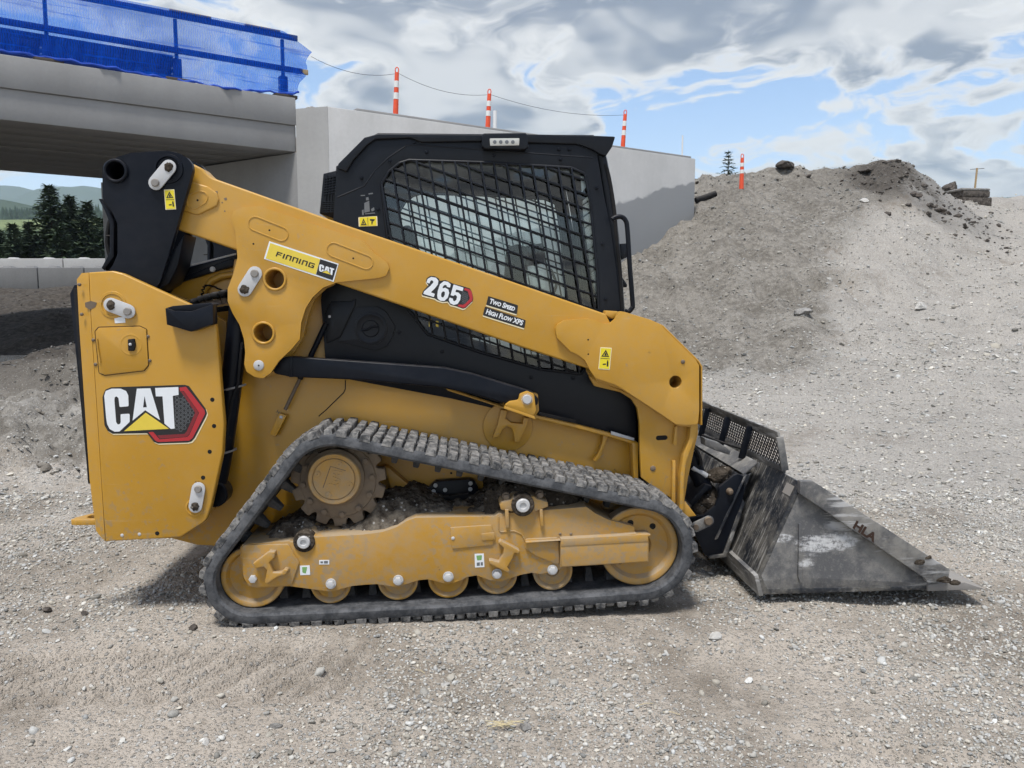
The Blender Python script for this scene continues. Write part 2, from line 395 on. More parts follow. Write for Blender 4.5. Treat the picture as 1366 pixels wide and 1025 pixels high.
def concrete(name, c, var=.10, stain=None, scale=1.0, rough=.85, bump=.3):
    m, n = newmat(name); oc = n('ShaderNodeTexCoord').outputs['Object']
    a = n.noise(oc, .9 * scale, 6, .6); b = n.noise(oc, 14 * scale, 6, .65)
    dr = n.noise(n('ShaderNodeMapping', ins={0: oc, 3: (3.0, 3.0, .22)}).outputs[0], 1.0 * scale, 5, .6)
    f = n.math('ADD', n.math('ADD', n.math('MULTIPLY', a, .5), n.math('MULTIPLY', b, .25)), n.math('MULTIPLY', dr, .25))
    cc = n.mix(n.ramp(f, .3, .7), tuple(x * (1 - var) for x in c), tuple(x * (1 + var) for x in c))
    if stain: cc = stain(n, oc, cc, a)
    vo = n('ShaderNodeTexVoronoi', ins={'Vector': oc, 'Scale': 38.0}).outputs['Distance']
    cc = n.mix(n.math('MULTIPLY', n.math('LESS_THAN', vo, .07), .45), cc, tuple(x * .55 for x in c))
    finish(n, cc, rough, bump=b, bdist=.006, bstr=bump, spec=.25); return m
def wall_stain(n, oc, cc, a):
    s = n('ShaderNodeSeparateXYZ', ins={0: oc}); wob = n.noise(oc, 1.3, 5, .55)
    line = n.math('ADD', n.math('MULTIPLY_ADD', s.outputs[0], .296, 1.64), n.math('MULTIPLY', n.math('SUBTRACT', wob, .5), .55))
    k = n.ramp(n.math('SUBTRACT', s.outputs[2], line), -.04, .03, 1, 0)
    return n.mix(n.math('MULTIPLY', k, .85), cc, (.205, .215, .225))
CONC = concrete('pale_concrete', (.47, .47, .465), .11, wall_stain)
CONC_BEAM = concrete('grey_precast', (.29, .288, .285), .10)
CONC_SOFF = concrete('soffit_concrete', (.27, .265, .255), .08)
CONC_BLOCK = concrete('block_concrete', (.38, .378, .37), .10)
CONC_SHADED = concrete('shaded_block_concrete', (.17, .172, .172), .14)  # darker copy of block concrete: bridge shade painted into the front row
def netmat():
    m, n = newmat('blue_debris_net'); oc = n('ShaderNodeTexCoord').outputs['Object']
    w1 = n('ShaderNodeTexWave', wave_type='BANDS', bands_direction='X', ins={'Vector': oc, 'Scale': 8.0, 'Distortion': 9.0, 'Detail': 2.0, 'Detail Scale': .8}).outputs['Fac']
    w2 = n.noise(oc, 3.0, 4, .6)
    cr = n.noise(n('ShaderNodeMapping', ins={0: oc, 2: (0, R(24), 0), 3: (.6, 1, 16)}).outputs[0], 1.0, 3, .5)
    al = n.math('ADD', n.math('MULTIPLY', w1, .11), n.math('MULTIPLY_ADD', w2, .36, .22))
    al = n.math('ADD', al, n.math('MULTIPLY', n.ramp(cr, .56, .70), .34), clamp=True)
    df = n('ShaderNodeBsdfDiffuse', ins={0: (.012, .12, .72, 1)}); tl = n('ShaderNodeBsdfTranslucent', ins={0: (.02, .20, .95, 1)})
    a = n('ShaderNodeMixShader', ins={0: .55, 1: df.outputs[0], 2: tl.outputs[0]})
    tr = n('ShaderNodeBsdfTransparent', ins={0: (.66, .80, 1, 1)})
    mm = n('ShaderNodeMixShader', ins={0: al, 1: tr.outputs[0], 2: a.outputs[0]})
    n('ShaderNodeOutputMaterial', ins={0: mm.outputs[0]}); return m
NET = netmat()
NET_HEM = plain('blue_net_folds', (.008, .06, .42), .8)
BLUE_T = plain('net_tinted_rail', (.006, .04, .20), .6)  # timber rail: blue cast of the net in front is put into its colour
WOOD = paint('weathered_timber', (.36, .25, .13), .8, .3, (.3, .27, .22))
BROWN = paint('dark_timber', (.05, .038, .03), .8, .2, (.2, .18, .15))
ORANGE = paint('orange_plastic', (.75, .075, .018), .45, .12, (.5, .35, .25), up=.1)
BANDW = plain('reflective_white', (.72, .72, .70), .4)
PVC = plain('white_pipe', (.7, .7, .7), .4)
def barkleaf(name, c1, c2, rough=.8):
    m, n = newmat(name); oc = n('ShaderNodeTexCoord').outputs['Object']; a = n.noise(oc, 1.6, 5, .7); rn = n('ShaderNodeObjectInfo').outputs['Random']
    c = n.mix(n.ramp(a, .3, .7), c1, c2)
    finish(n, c, rough, spec=.2); return m
NEEDLE = barkleaf('conifer_needles', (.024, .042, .026), (.075, .108, .056))
NEEDLE_FAR = barkleaf('far_conifer', (.022, .042, .026), (.050, .080, .045))
BARK = barkleaf('bark', (.05, .04, .03), (.11, .09, .07))
STRAW = plain('dry_straw', (.52, .44, .26), .8)
ROCK = mudmat('rock', (.17, .165, .155), (.30, .29, .275), (.4, .39, .37), .10, .6)
ROCK_PALE = mudmat('pale_rock', (.36, .35, .33), (.52, .51, .48), (.6, .58, .55), .10, .6)
SOILL = mudmat('brown_soil_lump', (.115, .103, .088), (.235, .215, .185), (.28, .26, .23), .12, .5)
CLOD = mudmat('dark_clod', (.045, .040, .035), (.115, .10, .088), (.22, .20, .18), .12, .5)
def groundmat():
    m, n = newmat('gravel_ground'); oc = n('ShaderNodeTexCoord').outputs['Object']
    att = n('ShaderNodeAttribute', attribute_name='soil'); sc = n('ShaderNodeSeparateColor', ins={0: att.outputs['Color']})
    a = n.noise(oc, 1.1, 5, .62); b = n.noise(oc, 9, 4, .65); f = n.noise(oc, 60, 3, .7)
    jit = n.math('ADD', n.math('MULTIPLY', n.math('SUBTRACT', b, .5), .9), n.math('MULTIPLY', n.math('SUBTRACT', a, .5), .9))
    dark, bright, mound = [n.ramp(n.math('ADD', sc.outputs[i_], n.math('MULTIPLY', jit, n.ramp(sc.outputs[i_], .02, .3))), .15, .85) for i_ in range(3)]
    dirt = n.mix(n.ramp(a, .34, .62), (.208, .180, .148), (.392, .350, .300))
    dirt = n.mix(n.math('MULTIPLY', n.ramp(b, .42, .68), .55), dirt, (.43, .388, .336))
    dirt = n.mix(n.math('MULTIPLY', n.ramp(b, .36, .22), .5), dirt, (.13, .112, .09))
    moundc = n.mix(n.ramp(n.math('ADD', n.math('MULTIPLY', b, .6), n.math('MULTIPLY', a, .4)), .36, .64), (.125, .114, .098), (.265, .246, .215)); dirt = n.mix(mound, dirt, moundc)
    dirt = n.mix(dark, dirt, n.mix(n.ramp(b, .3, .7), (.045, .039, .034), (.110, .098, .085)))
    def specks(scale, thr, lo, hi):
        v = n('ShaderNodeTexVoronoi', ins={'Vector': oc, 'Scale': scale, 'Randomness': 1.0}); s = n('ShaderNodeSeparateColor', ins={0: v.outputs['Color']})
        k = n.math('MULTIPLY', n.math('GREATER_THAN', s.outputs[0], thr), n.ramp(v.outputs['Distance'], .50, .34))
        return k, n.mix(s.outputs[1], lo, hi), v.outputs['Distance']
    dirt = n.mix(n.math('MULTIPLY', bright, .5), dirt, (.41, .40, .38))
    thr = n.math('SUBTRACT', .76, n.math('ADD', n.math('MULTIPLY', bright, .48), n.math('MULTIPLY', n.math('SUBTRACT', a, .5), 1.1)))
    k1, c1, d1 = specks(52.0, thr, (.20, .19, .175), (.56, .545, .51))
    k3, c3, d3 = specks(120.0, .40, (.17, .155, .13), (.47, .44, .39))
    fade = n.math('SUBTRACT', 1.0, n.math('MULTIPLY', dark, .90))
    fade = n.math('MULTIPLY', fade, n.math('SUBTRACT', 1.0, n.math('MULTIPLY', mound, .28)))
    cc = n.mix(n.math('MULTIPLY', k3, n.math('MULTIPLY', fade, .7)), dirt, c3)
    cc = n.mix(n.math('MULTIPLY', k1, n.math('MULTIPLY', fade, .9)), cc, c1)
    h = n.math('ADD', n.math('MULTIPLY', k1, .22), n.math('ADD', n.math('MULTIPLY', k3, .16), n.math('MULTIPLY', f, .55)))
    h = n.math('ADD', h, n.math('MULTIPLY', b, .8))
    finish(n, cc, .95, bump=h, bdist=.026, bstr=1.0, spec=.12); return m
GROUND = groundmat()
def stonemat():
    m, n = newmat('gravel_stone'); oc = n('ShaderNodeTexCoord').outputs['Object']; att = n('ShaderNodeAttribute', attribute_name='tint')
    f = n.noise(oc, 130, 4, .65); c = n.mix(n.ramp(f, .3, .75), n.mix(.28, att.outputs['Color'], (.10, .09, .07)), att.outputs['Color'])
    finish(n, c, .85, bump=f, bdist=.002, bstr=.5, spec=.25); return m
STONE = stonemat()
def fieldmat():
    m, n = newmat('valley_grass'); oc = n('ShaderNodeTexCoord').outputs['Object']; a = n.noise(oc, .006, 6, .6); b = n.noise(oc, .05, 6, .65)
    c = n.mix(n.ramp(a, .42, .56), (.055, .085, .042), (.17, .205, .085)); c = n.mix(n.math('MULTIPLY', n.ramp(b, .4, .7), .4), c, (.075, .10, .05))
    finish(n, c, .9, spec=.1); return m
FIELD = fieldmat()
HILLM = barkleaf('forested_hill', (.030, .052, .034), (.055, .080, .048))
WATER_M = None
def watermat():
    m, n = newmat('puddle_water'); oc = n('ShaderNodeTexCoord').outputs['Object']
    finish(n, (.05, .05, .05), .06, bump=n.noise(oc, 12, 4, .6), bdist=.01, bstr=.3); return m
WATER_M = watermat()
# ------------------------------------------------------------------ ground
def heapm(X, Y): return sst(.60, .46, X / np.maximum(Y, .5)) * sst(12, 15, Y)
def H(X, Y):
    X = np.asarray(X, float); Y = np.asarray(Y, float)
    Ys = np.maximum(Y, .5); q = X / Ys
    # embankment on the right: steep heap, then the gentler ramp beside it
    heap = np.interp(Y, [0, 6.5, 9, 12.5, 16, 20, 23.5, 25.5, 28, 40, 90], [0, 0, .10, .42, 1.75, 3.95, 5.25, 5.42, 5.3, 5.2, 5.0])
    ramp = np.interp(Y, [0, 5, 9, 14, 20, 26, 32, 45, 90], [0, 0, .28, 1.10, 2.95, 4.85, 5.3, 5.3, 5.0])
    kr = sst(.47, .64, q)
    hill = heap * (1 - kr) + ramp * kr
    hill = hill + .42 * np.exp(-((X - 11.0) / 1.7) ** 2 - ((Y - 22.6) / 2.4) ** 2) + .35 * np.exp(-((X - 8.6) / 1.3) ** 2 - ((Y - 24.0) / 1.6) ** 2)
    hill = hill + .28 * np.exp(-((X - 5.2) / 1.8) ** 2 - ((Y - 13.2) / 2.2) ** 2)
    hill = hill * sst(.2, 2.2, X) * (1 - .36 * sst(6.0, 1.0, X) * sst(10, 16, Y))
    # left: churned heap, a wet dip, then the dark slope up to the blocks
    lf = np.interp(Y, [0, 5.5, 6.1, 6.9, 7.7, 8.6, 9.6, 10.8, 12.2, 13.2, 15.5, 19.5, 22.6, 26, 34, 45], [0, 0, .06, .34, .38, .50, .66, .82, .42, .22, .72, 1.32, 1.86, 1.95, 2.0, 2.2])
    dip = np.exp(-((Y - 11.0) / 1.5) ** 2) * sst(-6.1, -7.6, X) * .62
    left = (lf - dip) * sst(-1.7, -2.9, X)
    h = np.where(X > 0, hill, left)
    amp = .018 + .10 * sst(8, 16, Y) * np.clip(np.abs(h) / 1.5, 0, 1)
    h = h + fbm(X * .35, Y * .35, 3, 3) * amp * 1.6 + fbm(X * 1.4, Y * 1.4, 4, 9) * amp * .75
    lump = sst(-2.5, -3.1, X) * sst(5.6, 6.4, Y) * sst(10.2, 8.2, Y)
    h = h + lump * (np.abs(fbm(X * 1.6, Y * 1.6, 5, 21, .62)) * .62 + np.abs(fbm(X * 5.5, Y * 5.5, 3, 23, .6)) * .16 - .10)
    rough = sst(9, 13, Y) * sst(.8, 2.0, X)
    h = h + rough * (fbm(X * 2.3, Y * 2.3, 4, 31) * .15 + np.abs(fbm(X * .9, Y * .9, 3, 33)) * -.30 + np.abs(fbm(X * 1.5 + Y * .3, Y * .35, 3, 35)) * -.35 * heapm(X, Y))
    slope = sst(-3, -4, X) * sst(9.4, 10.2, Y); h = h + slope * fbm(X * 1.9, Y * 1.9, 4, 41) * .17
    # fine churn, ruts and the printed track marks in front of the machine
    h = h + fbm(X * 6, Y * 6, 3, 5) * .010 + fbm(X * 22, Y * 22, 3, 6) * .0045
    flat = sst(1.95, 1.5, np.abs(X + .15)) * sst(2.95, 3.12, Y) * sst(5.9, 5.4, Y)
    h = h * (1 - flat) + flat * (fbm(X * 22, Y * 22, 3, 6) * .006 + .022)
    v = (Y - 2.80) - .055 * (X + 1.3); band = sst(.25, .16, np.abs(v)) * sst(-.45, -.75, X)
    u = X * .85 - Y * .5
    h = h + band * (.036 * np.clip(np.sin(u * 2 * math.pi / .098) * 1.7, -1, 1) * (0.35 + .65 * vnoise(X * 3, Y * 3, 77)) - .014)
    v2 = (Y - 2.1) + .30 * (X - 1.5); band2 = sst(.32, .14, np.abs(v2)) * sst(.6, 1.2, X)
    h = h + band2 * (np.sin(v2 * 38) * .026 * (.4 + .6 * vnoise(X * 1.5, Y * 1.5, 79)) - .012)
    return h
def graded(lo, hi, c0, c1, step, grow):
    mid = list(np.arange(c0, c1, step)); a = []; x = c0; s = step
    while x > lo: s *= grow; x -= s; a.append(x)
    b = []; x = mid[-1]; s = step
    while x < hi: s *= grow; x += s; b.append(x)
    return np.array(a[::-1] + mid + b)
gx = graded(-34, 44, -2.6, 3.4, .024, 1.021); gy = graded(-6, 46, 1.15, 4.4, .022, 1.0125)
GX, GY = np.meshgrid(gx, gy); GZ = H(GX, GY); nx_, ny_ = len(gx), len(gy)
idx = np.arange(nx_ * ny_).reshape(ny_, nx_)
Fq = np.stack([idx[:-1, :-1], idx[:-1, 1:], idx[1:, 1:], idx[1:, :-1]], -1).reshape(-1, 4)
gme = np_mesh('ground', np.stack([GX, GY, GZ], -1).reshape(-1, 3), Fq)
def soil(X, Y):
    q = X / np.maximum(Y, .5); n1 = fbm(X * .5, Y * .5, 3, 51); n2 = fbm(X * 1.3, Y * 1.3, 3, 52)
    dark = sst(-2.6, -3.9, X) * (.55 * sst(6.8, 9.0, Y + n2 * 1.4) + .45 * sst(9.0, 11.0, Y + n2))                       # darker soil under the bridge
    dark = np.maximum(dark, np.clip(np.exp(-((X - 11.2) / 1.9) ** 2 - ((Y - 21.9) / 2.0) ** 2) * 1.3 + n2 * .5 * np.exp(-((X - 11) / 3) ** 2 - ((Y - 21) / 3) ** 2), 0, .75))
    # mound soil, also on the left bank
    mound = sst(1.0, 2.4, X) * sst(10.4, 13.2, Y + n1 * 1.6) * sst(.47, .38, q + n2 * .05 - .10 * sst(18, 22, Y))
    mound = np.maximum(mound, sst(-2.2, -3.2, X) * sst(5.7, 6.6, Y + n2 * .5) * 1.0)
    bright = sst(1.3, 2.6, X + n1 * .7) * sst(3.3, 4.8, Y) * sst(.08, .28, q + n1 * .10) * (1 - mound * .8)
    bright = np.maximum(bright, sst(-2.0, -3.0, X) * sst(4.2, 5.2, Y) * sst(9, 7.5, Y) * .5)
    pale = np.clip(.6 + n1 * .8, 0, 1)
    return dark, np.clip(bright * (.45 + .75 * pale), 0, 1), mound
sa = gme.color_attributes.new('soil', 'FLOAT_COLOR', 'POINT'); d_, b_, m_ = soil(GX, GY)
sa.data.foreach_set('color', np.stack([d_, b_, m_, np.ones_like(d_)], -1).astype(np.float32).ravel())
ground = struct(link('ground', gme, GROUND, smooth=180))
# valley land running out to the hills
vy = np.concatenate([np.arange(34, 120, 6.), np.geomspace(120, 2300, 42)]); vx = np.concatenate([-np.geomspace(3300, 30, 44), np.linspace(-24, 24, 9), np.geomspace(30, 3300, 44)])
VX, VY = np.meshgrid(vx, vy)
vz = np.interp(VY, [34, 46, 60, 150, 300, 450, 700, 1200, 2200, 3600], [-4, 1.2, 2.6, 9, 27, 48, 74, 128, 250, 380]) + fbm(VX * .004, VY * .004, 4, 61) * np.interp(VY, [34, 100, 400, 3000], [.2, 1.0, 6, 40])
vidx = np.arange(VX.size).reshape(VX.shape)
vF = np.stack([vidx[:-1, :-1], vidx[:-1, 1:], vidx[1:, 1:], vidx[1:, :-1]], -1).reshape(-1, 4)
struct(link('valley_land', np_mesh('valley_land', np.stack([VX, VY, vz], -1).reshape(-1, 3), vF), FIELD, smooth=180))
def VZ(x, y): return float(np.interp(y, [34, 46, 60, 150, 300, 450, 700, 1200, 2200, 3600], [-4, 1.2, 2.6, 9, 27, 48, 74, 128, 250, 380]) + fbm(np.array([x * .004]), np.array([y * .004]), 4, 61)[0] * np.interp(y, [34, 100, 400, 3000], [.2, 1.0, 6, 40]))
def ridge(name, Y, pts, depth, mat, seed, rough):
    """a far ridge with real depth: crest through the given points, slopes both ways"""
    xs = np.linspace(pts[0][0], pts[-1][0], 160); cz = np.interp(xs, [p[0] for p in pts], [p[1] for p in pts])
    cz = cz + fbm(xs / rough, xs * 0 + seed, 5, seed) * (cz.max() - cz.min() + 20) * .10
    ts = np.linspace(-1, 1, 25); V = []
    for t in ts:
        f = (1 - abs(t)) ** 1.2; base = cz.min() - 120
        zc = base + (cz - base) * f + fbm(xs / rough * 2, xs * 0 + t * 5 + seed, 4, seed + 3) * 26 * (1 - f) * f * 4
        V.append(np.stack([xs, np.full_like(xs, Y + t * depth), zc], -1))
    V = np.stack(V); ii = np.arange(V.shape[0] * V.shape[1]).reshape(V.shape[:2])
    F = np.stack([ii[:-1, :-1], ii[:-1, 1:], ii[1:, 1:], ii[1:, :-1]], -1).reshape(-1, 4)
    return struct(link(name, np_mesh(name, V.reshape(-1, 3), F), mat, smooth=180))
def rp(Y, pts): return [tuple((at_y(px, py, Y))[i] for i in (0, 2)) for px, py in pts]
ridge('mountain', 2600, rp(2600, [(-900, 262), (-500, 240), (-200, 268), (-20, 275), (18, 262), (48, 250), (78, 247), (100, 248), (118, 247), (136, 252), (170, 262), (260, 268), (600, 250), (900, 262), (1500, 262)]), 300, HILLM, 3, 160)
ridge('far_mountain', 2950, rp(2950, [(-1200, 262), (-300, 245), (-60, 250), (0, 246), (30, 249), (70, 262), (300, 266), (900, 270), (1800, 262)]), 300, HILLM, 8, 190)
ridge('wooded_hill', 800, rp(800, [(-700, 285), (-200, 262), (-60, 266), (0, 268), (40, 274), (80, 284), (120, 290), (170, 283), (400, 288), (900, 286), (1500, 290)]), 160, HILLM, 5, 90)
# ------------------------------------------------------------------ bridge
A0 = at_z(0, 72, 5.3); A1 = at_z(395, 131, 5.3); bd = (A1 - A0); bd.z = 0; bd.normalize(); bn = Vector((-bd.y, bd.x, 0))
bang = math.atan2(bd.y, bd.x); BL = (A1 - A0).length
bridge = thing('bridge', 'grey concrete bridge span crossing the upper left behind the loader', 'bridge', (A0.x, A0.y, 0), bang)
# local frame: x along the bridge, y across it, 0 at the camera-side face
def bbox_(name, x0, x1, y0, y1, z0, z1, mat, par, bev=.012): return box(name, (x0, y0, z0), (x1, y1, z1), mat, par, bev)
XL = -9.0
bbox_('edge_beam', XL, BL - .01, .0, .42, 4.79, 5.30, CONC_BEAM, bridge, .015)
bbox_('girder', XL, BL - .01, .045, .72, 4.30, 4.787, CONC_BEAM, bridge, .012)
for k in range(8):
    y0 = .745 + k * .64; e = 1.0 + k * .25
    bbox_('box_girder', XL, BL - e * .18 - .02 * k, y0, y0 + .615, 4.31 + .004 * (k % 3), 4.9, CONC_SOFF, bridge, .02)
bbox_('edge_beam', XL, BL - 1.2, 5.9, 6.3, 4.6, 5.3, CONC_BEAM, bridge, .015)
bbox_('deck', XL, BL - .05, .425, 5.895, 4.91, 5.22, CONC_SOFF, bridge, .01)
B0 = at_z(437, 142, 5.1); B1 = at_z(928, 212, 5.1); wd = (B1 - B0); wd.z = 0; WL = wd.length; wd.normalize()
wall = thing('wing_wall', 'pale concrete retaining wall with a dark grey stained lower part behind the cab', 'wall', (B0.x, B0.y, 0), math.atan2(wd.y, wd.x))
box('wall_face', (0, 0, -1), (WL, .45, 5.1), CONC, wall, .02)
box('coping', (.6, .06, 5.102), (WL - .1, .40, 5.16), CONC_BEAM, wall, .01)
bm = bmesh.new(); line = [(B0.x - .002, B0.y), (A1.x - .02, A1.y), (-6.60, 16.86), (-9.9, 19.0)]
def wall_seg(bm, p, q, th, z0, z1):
    p, q = Vector((*p, 0)), Vector((*q, 0)); t = (q - p).normalized(); nn = Vector((t.y, -t.x, 0))
    vs = [bm.verts.new(v) for v in (p + Vector((0, 0, z0)), q + Vector((0, 0, z0)), q + nn * th + Vector((0, 0, z0)), p + nn * th + Vector((0, 0, z0)))]
    vt = [bm.verts.new(v.co + Vector((0, 0, z1 - z0))) for v in vs]
    bm.faces.new(vs); bm.faces.new(vt[::-1])
    for i in range(4): bm.faces.new((vs[i], vs[(i + 1) % 4], vt[(i + 1) % 4], vt[i]))
    bmesh.ops.recalc_face_normals(bm, faces=bm.faces)
abut = thing('abutment', 'shaded concrete abutment under the end of the bridge', 'abutment', (B0.x, B0.y, 0))
for i, (p, q, z1) in enumerate(((line[0], line[1], 5.098), (line[1], line[2], 4.285), (line[2], line[3], 4.283))):
    bm = bmesh.new(); wall_seg(bm, p, q, -.6 if False else .6, -1, z1)
    bmesh.ops.translate(bm, verts=bm.verts, vec=(-B0.x, -B0.y, 0)); bm_obj('cheek_wall' if i == 0 else 'abutment_wall', bm, CONC_BEAM if i else CONC_BLOCK, abut)
def rock_mesh(name, seed, sx, sy, sz, sub=2, rough=.35, flat=0.0):
    bm = bmesh.new(); bmesh.ops.create_icosphere(bm, subdivisions=sub, radius=1); r = random.Random(seed)
    pl = [(Vector((r.uniform(-1, 1), r.uniform(-1, 1), r.uniform(-1, 1))).normalized(), r.uniform(.48, .90)) for _ in range(11)]
    for v in bm.verts:
        d = v.co.normalized(); m = 1.0
        for nrm, dist in pl:
            k = d.dot(nrm)
            if k > .05: m = min(m, dist / k)
        m = 1 - (1 - m) * (rough / .35 if rough < .35 else 1)
        v.co = d * m * (1 + r.uniform(-.07, .07)); v.co.x *= sx; v.co.y *= sy; v.co.z *= sz
        if v.co.z < -sz * .55: v.co.z = -sz * .55
    me = bpy.data.meshes.new(name); bm.normal_update(); bm.to_mesh(me); bm.free(); return me
# rubble left on the deck end
rb = link('rubble_pile', rock_mesh('rubble_pile', 5, .20, .14, .075, 3), ROCK, smooth=40); rb.location = (-3.85, 15.50, 5.13)
tag(rb, 'small grey rubble heap at the end of the bridge deck', 'rubble')
# timber edge protection wrapped in blue netting
rail = thing('guard_rail', 'timber edge protection rail with posts, coloured as seen through the blue net, along the bridge edge', 'guard rail', (A0.x, A0.y, 5.3), bang)
def along(px, py):
    r = ray(px, py); a = Vector((0, 0, CAMH)); t = (A0 - a).dot(bn) / r.dot(bn); p = a + r * t - Vector((A0.x, A0.y, 0)); return p.dot(bd), p.z - 5.3
posts = [along(65, 75)[0], along(240, 103)[0], along(383, 123)[0]]; posts = [posts[0] - 2 * (posts[1] - posts[0]), posts[0] - (posts[1] - posts[0])] + posts
RE = along(400, 50)[0]
for x in posts:
    box('post', (x - .03, .18, .05), (x + .03, .24, 1.10), BLUE_T, rail, .005)
    box('post_socket', (x - .075, .16, .06), (x + .075, .30, .42), BLUE_T, rail, .01)
    box('base_block', (x - .22, .05, .0), (x + .22, .36, .06), BROWN, rail, .008)
    for dz in (.12, .22): bm = bmesh.new(); box_bm(bm, (x - .11, .15, dz), (x - .08, .17, dz + .03), .004); bm_obj('bolt', bm, ZINC, rail)
box('top_rail', (posts[0] - 1, .12, 1.10), (RE, .175, 1.20), BLUE_T, rail, .006)
box('mid_rail', (posts[0] - 1, .12, .50), (posts[-1] + .35, .175, .60), BLUE_T, rail, .006)
for z0, z1 in ((.07, .22), (.225, .36), (.365, .48)): box('toe_board', (posts[0] - 1, .245, z0), (posts[3] - .05, .285, z1), BLUE_T, rail, .005)
box('rail_cap', (posts[3] - .1, .11, 1.202), (posts[3] + .6, .19, 1.235), WOOD, rail, .004)
box('rail_cap', (posts[3] + 1.2, .11, 1.202), (posts[3] + 1.85, .19, 1.235), WOOD, rail, .004)
box('rail_stub', (posts[-1] + .36, .125, .505), (posts[-1] + .47, .170, .595), WOOD, rail, .004)
# draped net sheet
NU, NV = 260, 36; x0, x1 = posts[0] - 1.0, RE + .28; V = []
for j in range(NV + 1):
    for i in range(NU + 1):
        u = i / NU; v = j / NV; x = x0 + (x1 - x0) * u
        end = max(0, (x - posts[-1]) / (x1 - posts[-1])); sag = .03 * math.sin(x * 3.1) + .02 * math.sin(x * 9.7 + 2 * v)
        low = .02 + .05 * (0.5 + 0.5 * math.sin(x * 1.7 + .6)) + (.10 * math.sin(max(0, min(1, (x - posts[3]) / (posts[4] - posts[3]))) * math.pi) ** 2 if x > posts[3] else 0) * -.6
        z = 1.225 * (1 - v) + (low) * v - end * (1 - v) * .28 + end * v * .10
        xx = x - end * end * v * .30 - end * .05 * math.sin(v * 9)
        y = .095 - .05 * v + sag * v + .012 * math.sin(x * 31 + v * 11) * v + (.03 * math.sin(v * 26 + x * 4) * end) + end * end * .10 * math.sin(v * 3.1)
        V.append((xx, y, z))
F = [(j * (NU + 1) + i, j * (NU + 1) + i + 1, (j + 1) * (NU + 1) + i + 1, (j + 1) * (NU + 1) + i) for j in range(NV) for i in range(NU)]
net = py_obj('debris_net', V, F, NET, None, 180); net.location = (A0.x, A0.y, 5.3); net.rotation_euler = (0, 0, bang)
hm = [Vector(V[NV * (NU + 1) + i]) + Vector((0, -.012, .012 * math.sin(i * .7))) for i in range(0, NU + 1, 2)]
tube('bunched_hem', hm, [.016 + .012 * abs(math.sin(i * .37) * math.sin(i * 1.13)) for i in range(len(hm))], NET_HEM, net, 7)
tag(net, 'blue see-through debris netting hung over the bridge guard rail', 'netting')
# ------------------------------------------------------------------ delineator posts, line, pipes
def delineator(base, h, lean, label, mats=(ORANGE, BANDW)):
    t = thing('delineator_post', label, 'traffic post', base, 0, 'orange delineator posts'); t.rotation_euler = (lean[1], lean[0], 0)
    bm = bmesh.new(); r0, r1 = .062, .045
    def ring_seg(bm, za, zb, ra, rb):
        A = [bm.verts.new((ra * math.cos(k * math.pi / 9), ra * math.sin(k * math.pi / 9), za)) for k in range(18)]; B = [bm.verts.new((rb * math.cos(k * math.pi / 9), rb * math.sin(k * math.pi / 9), zb)) for k in range(18)]
        for k in range(18): bm.faces.new((A[k], A[(k + 1) % 18], B[(k + 1) % 18], B[k]))
        return A, B
    zs = h - .12; A, B = ring_seg(bm, 0, zs, r0, r1); bm.faces.new(B); bm.faces.new(A[::-1]); bm_obj('tube', bm, ORANGE, t)
    for f0, f1 in ((.50, .62), (.72, .84)):
        bm = bmesh.new(); ra = r0 + (r1 - r0) * f0 + .003; rb_ = r0 + (r1 - r0) * f1 + .003; ring_seg(bm, zs * f0, zs * f1, ra, rb_); bm_obj('reflective_band', bm, BANDW, t)
    tube('handle_loop', [(.036 * math.cos(a), 0, zs + .045 + .062 * math.sin(a)) for a in np.linspace(-.75, math.pi + .75, 14)], .011, ORANGE, t, 8)
    return t
def on_wall(px, py, back=.9):
    """point behind the wall's top edge line along the pixel ray"""
    r = ray(px, py); nn = Vector((-wd.y, wd.x, 0)); a = Vector((0, 0, CAMH)); t = (B0 + nn * back - a).dot(nn) / r.dot(nn); return a + r * t
fills = []
for (bx, by, tx, ty, lb) in ((527, 152, 531, 90, 'orange and white delineator post nearest the blue netting, left of the cab roof'),
                             (650, 172, 654, 119, 'orange and white delineator post behind the wall right above the cab'),
                             (830, 196, 835, 147, 'orange and white delineator post by the roof visor of the cab')):
    q = on_wall(bx, by); tq = on_wall(tx, ty); base = Vector((q.x, q.y, 5.12)); hh = tq.z - base.z
    delineator(base, hh, (math.atan2(tq.x - on_wall(bx, by).x, hh) * .8, 0), lb); fills.append((base, tq))
fill = struct(box('backfill', (.3, .46, 3.0), (WL - .1, 9.0, 5.07), GROUND, None, .02)); fill.location = (B0.x, B0.y, 0); fill.rotation_euler = (0, 0, math.atan2(wd.y, wd.x))
def ground_hit(px, py):
    """march a pixel ray to the terrain"""
    r = ray(px, py); lo = 2.0; prev = None
    ts = np.linspace(2.0, 44, 2400); X = r.x * ts; Y = r.y * ts; Z = CAMH + r.z * ts; d = Z - H(X, Y); k = np.argmax(d < 0)
    if d[k] >= 0: k = np.argmin(np.abs(d))
    return Vector((X[k], Y[k], float(H(X[k], Y[k]))))
g = ground_hit(989, 251); top = at_y(989, 205, g.y)
delineator((g.x, g.y, g.z - .03), top.z - g.z + .03, (0, 0), 'orange and white delineator post standing alone on the gravel slope right of the wall')
ln = [Vector((*(A0 + bd * (RE + .25) + bn * .1).xy, 6.15))] + [b[1] - Vector((0, 0, .12)) for b in fills]; pth = []
for a, b in zip(ln, ln[1:]):
    for k in range(14): u = k / 14; pth.append(a.lerp(b, u) - Vector((0, 0, .16 * 4 * u * (1 - u))))
pth.append(ln[-1]); tag(tube('string_line', pth, .004, BLK_MATT, None, 6), 'thin dark line strung from the netting across the delineator posts', 'rope')
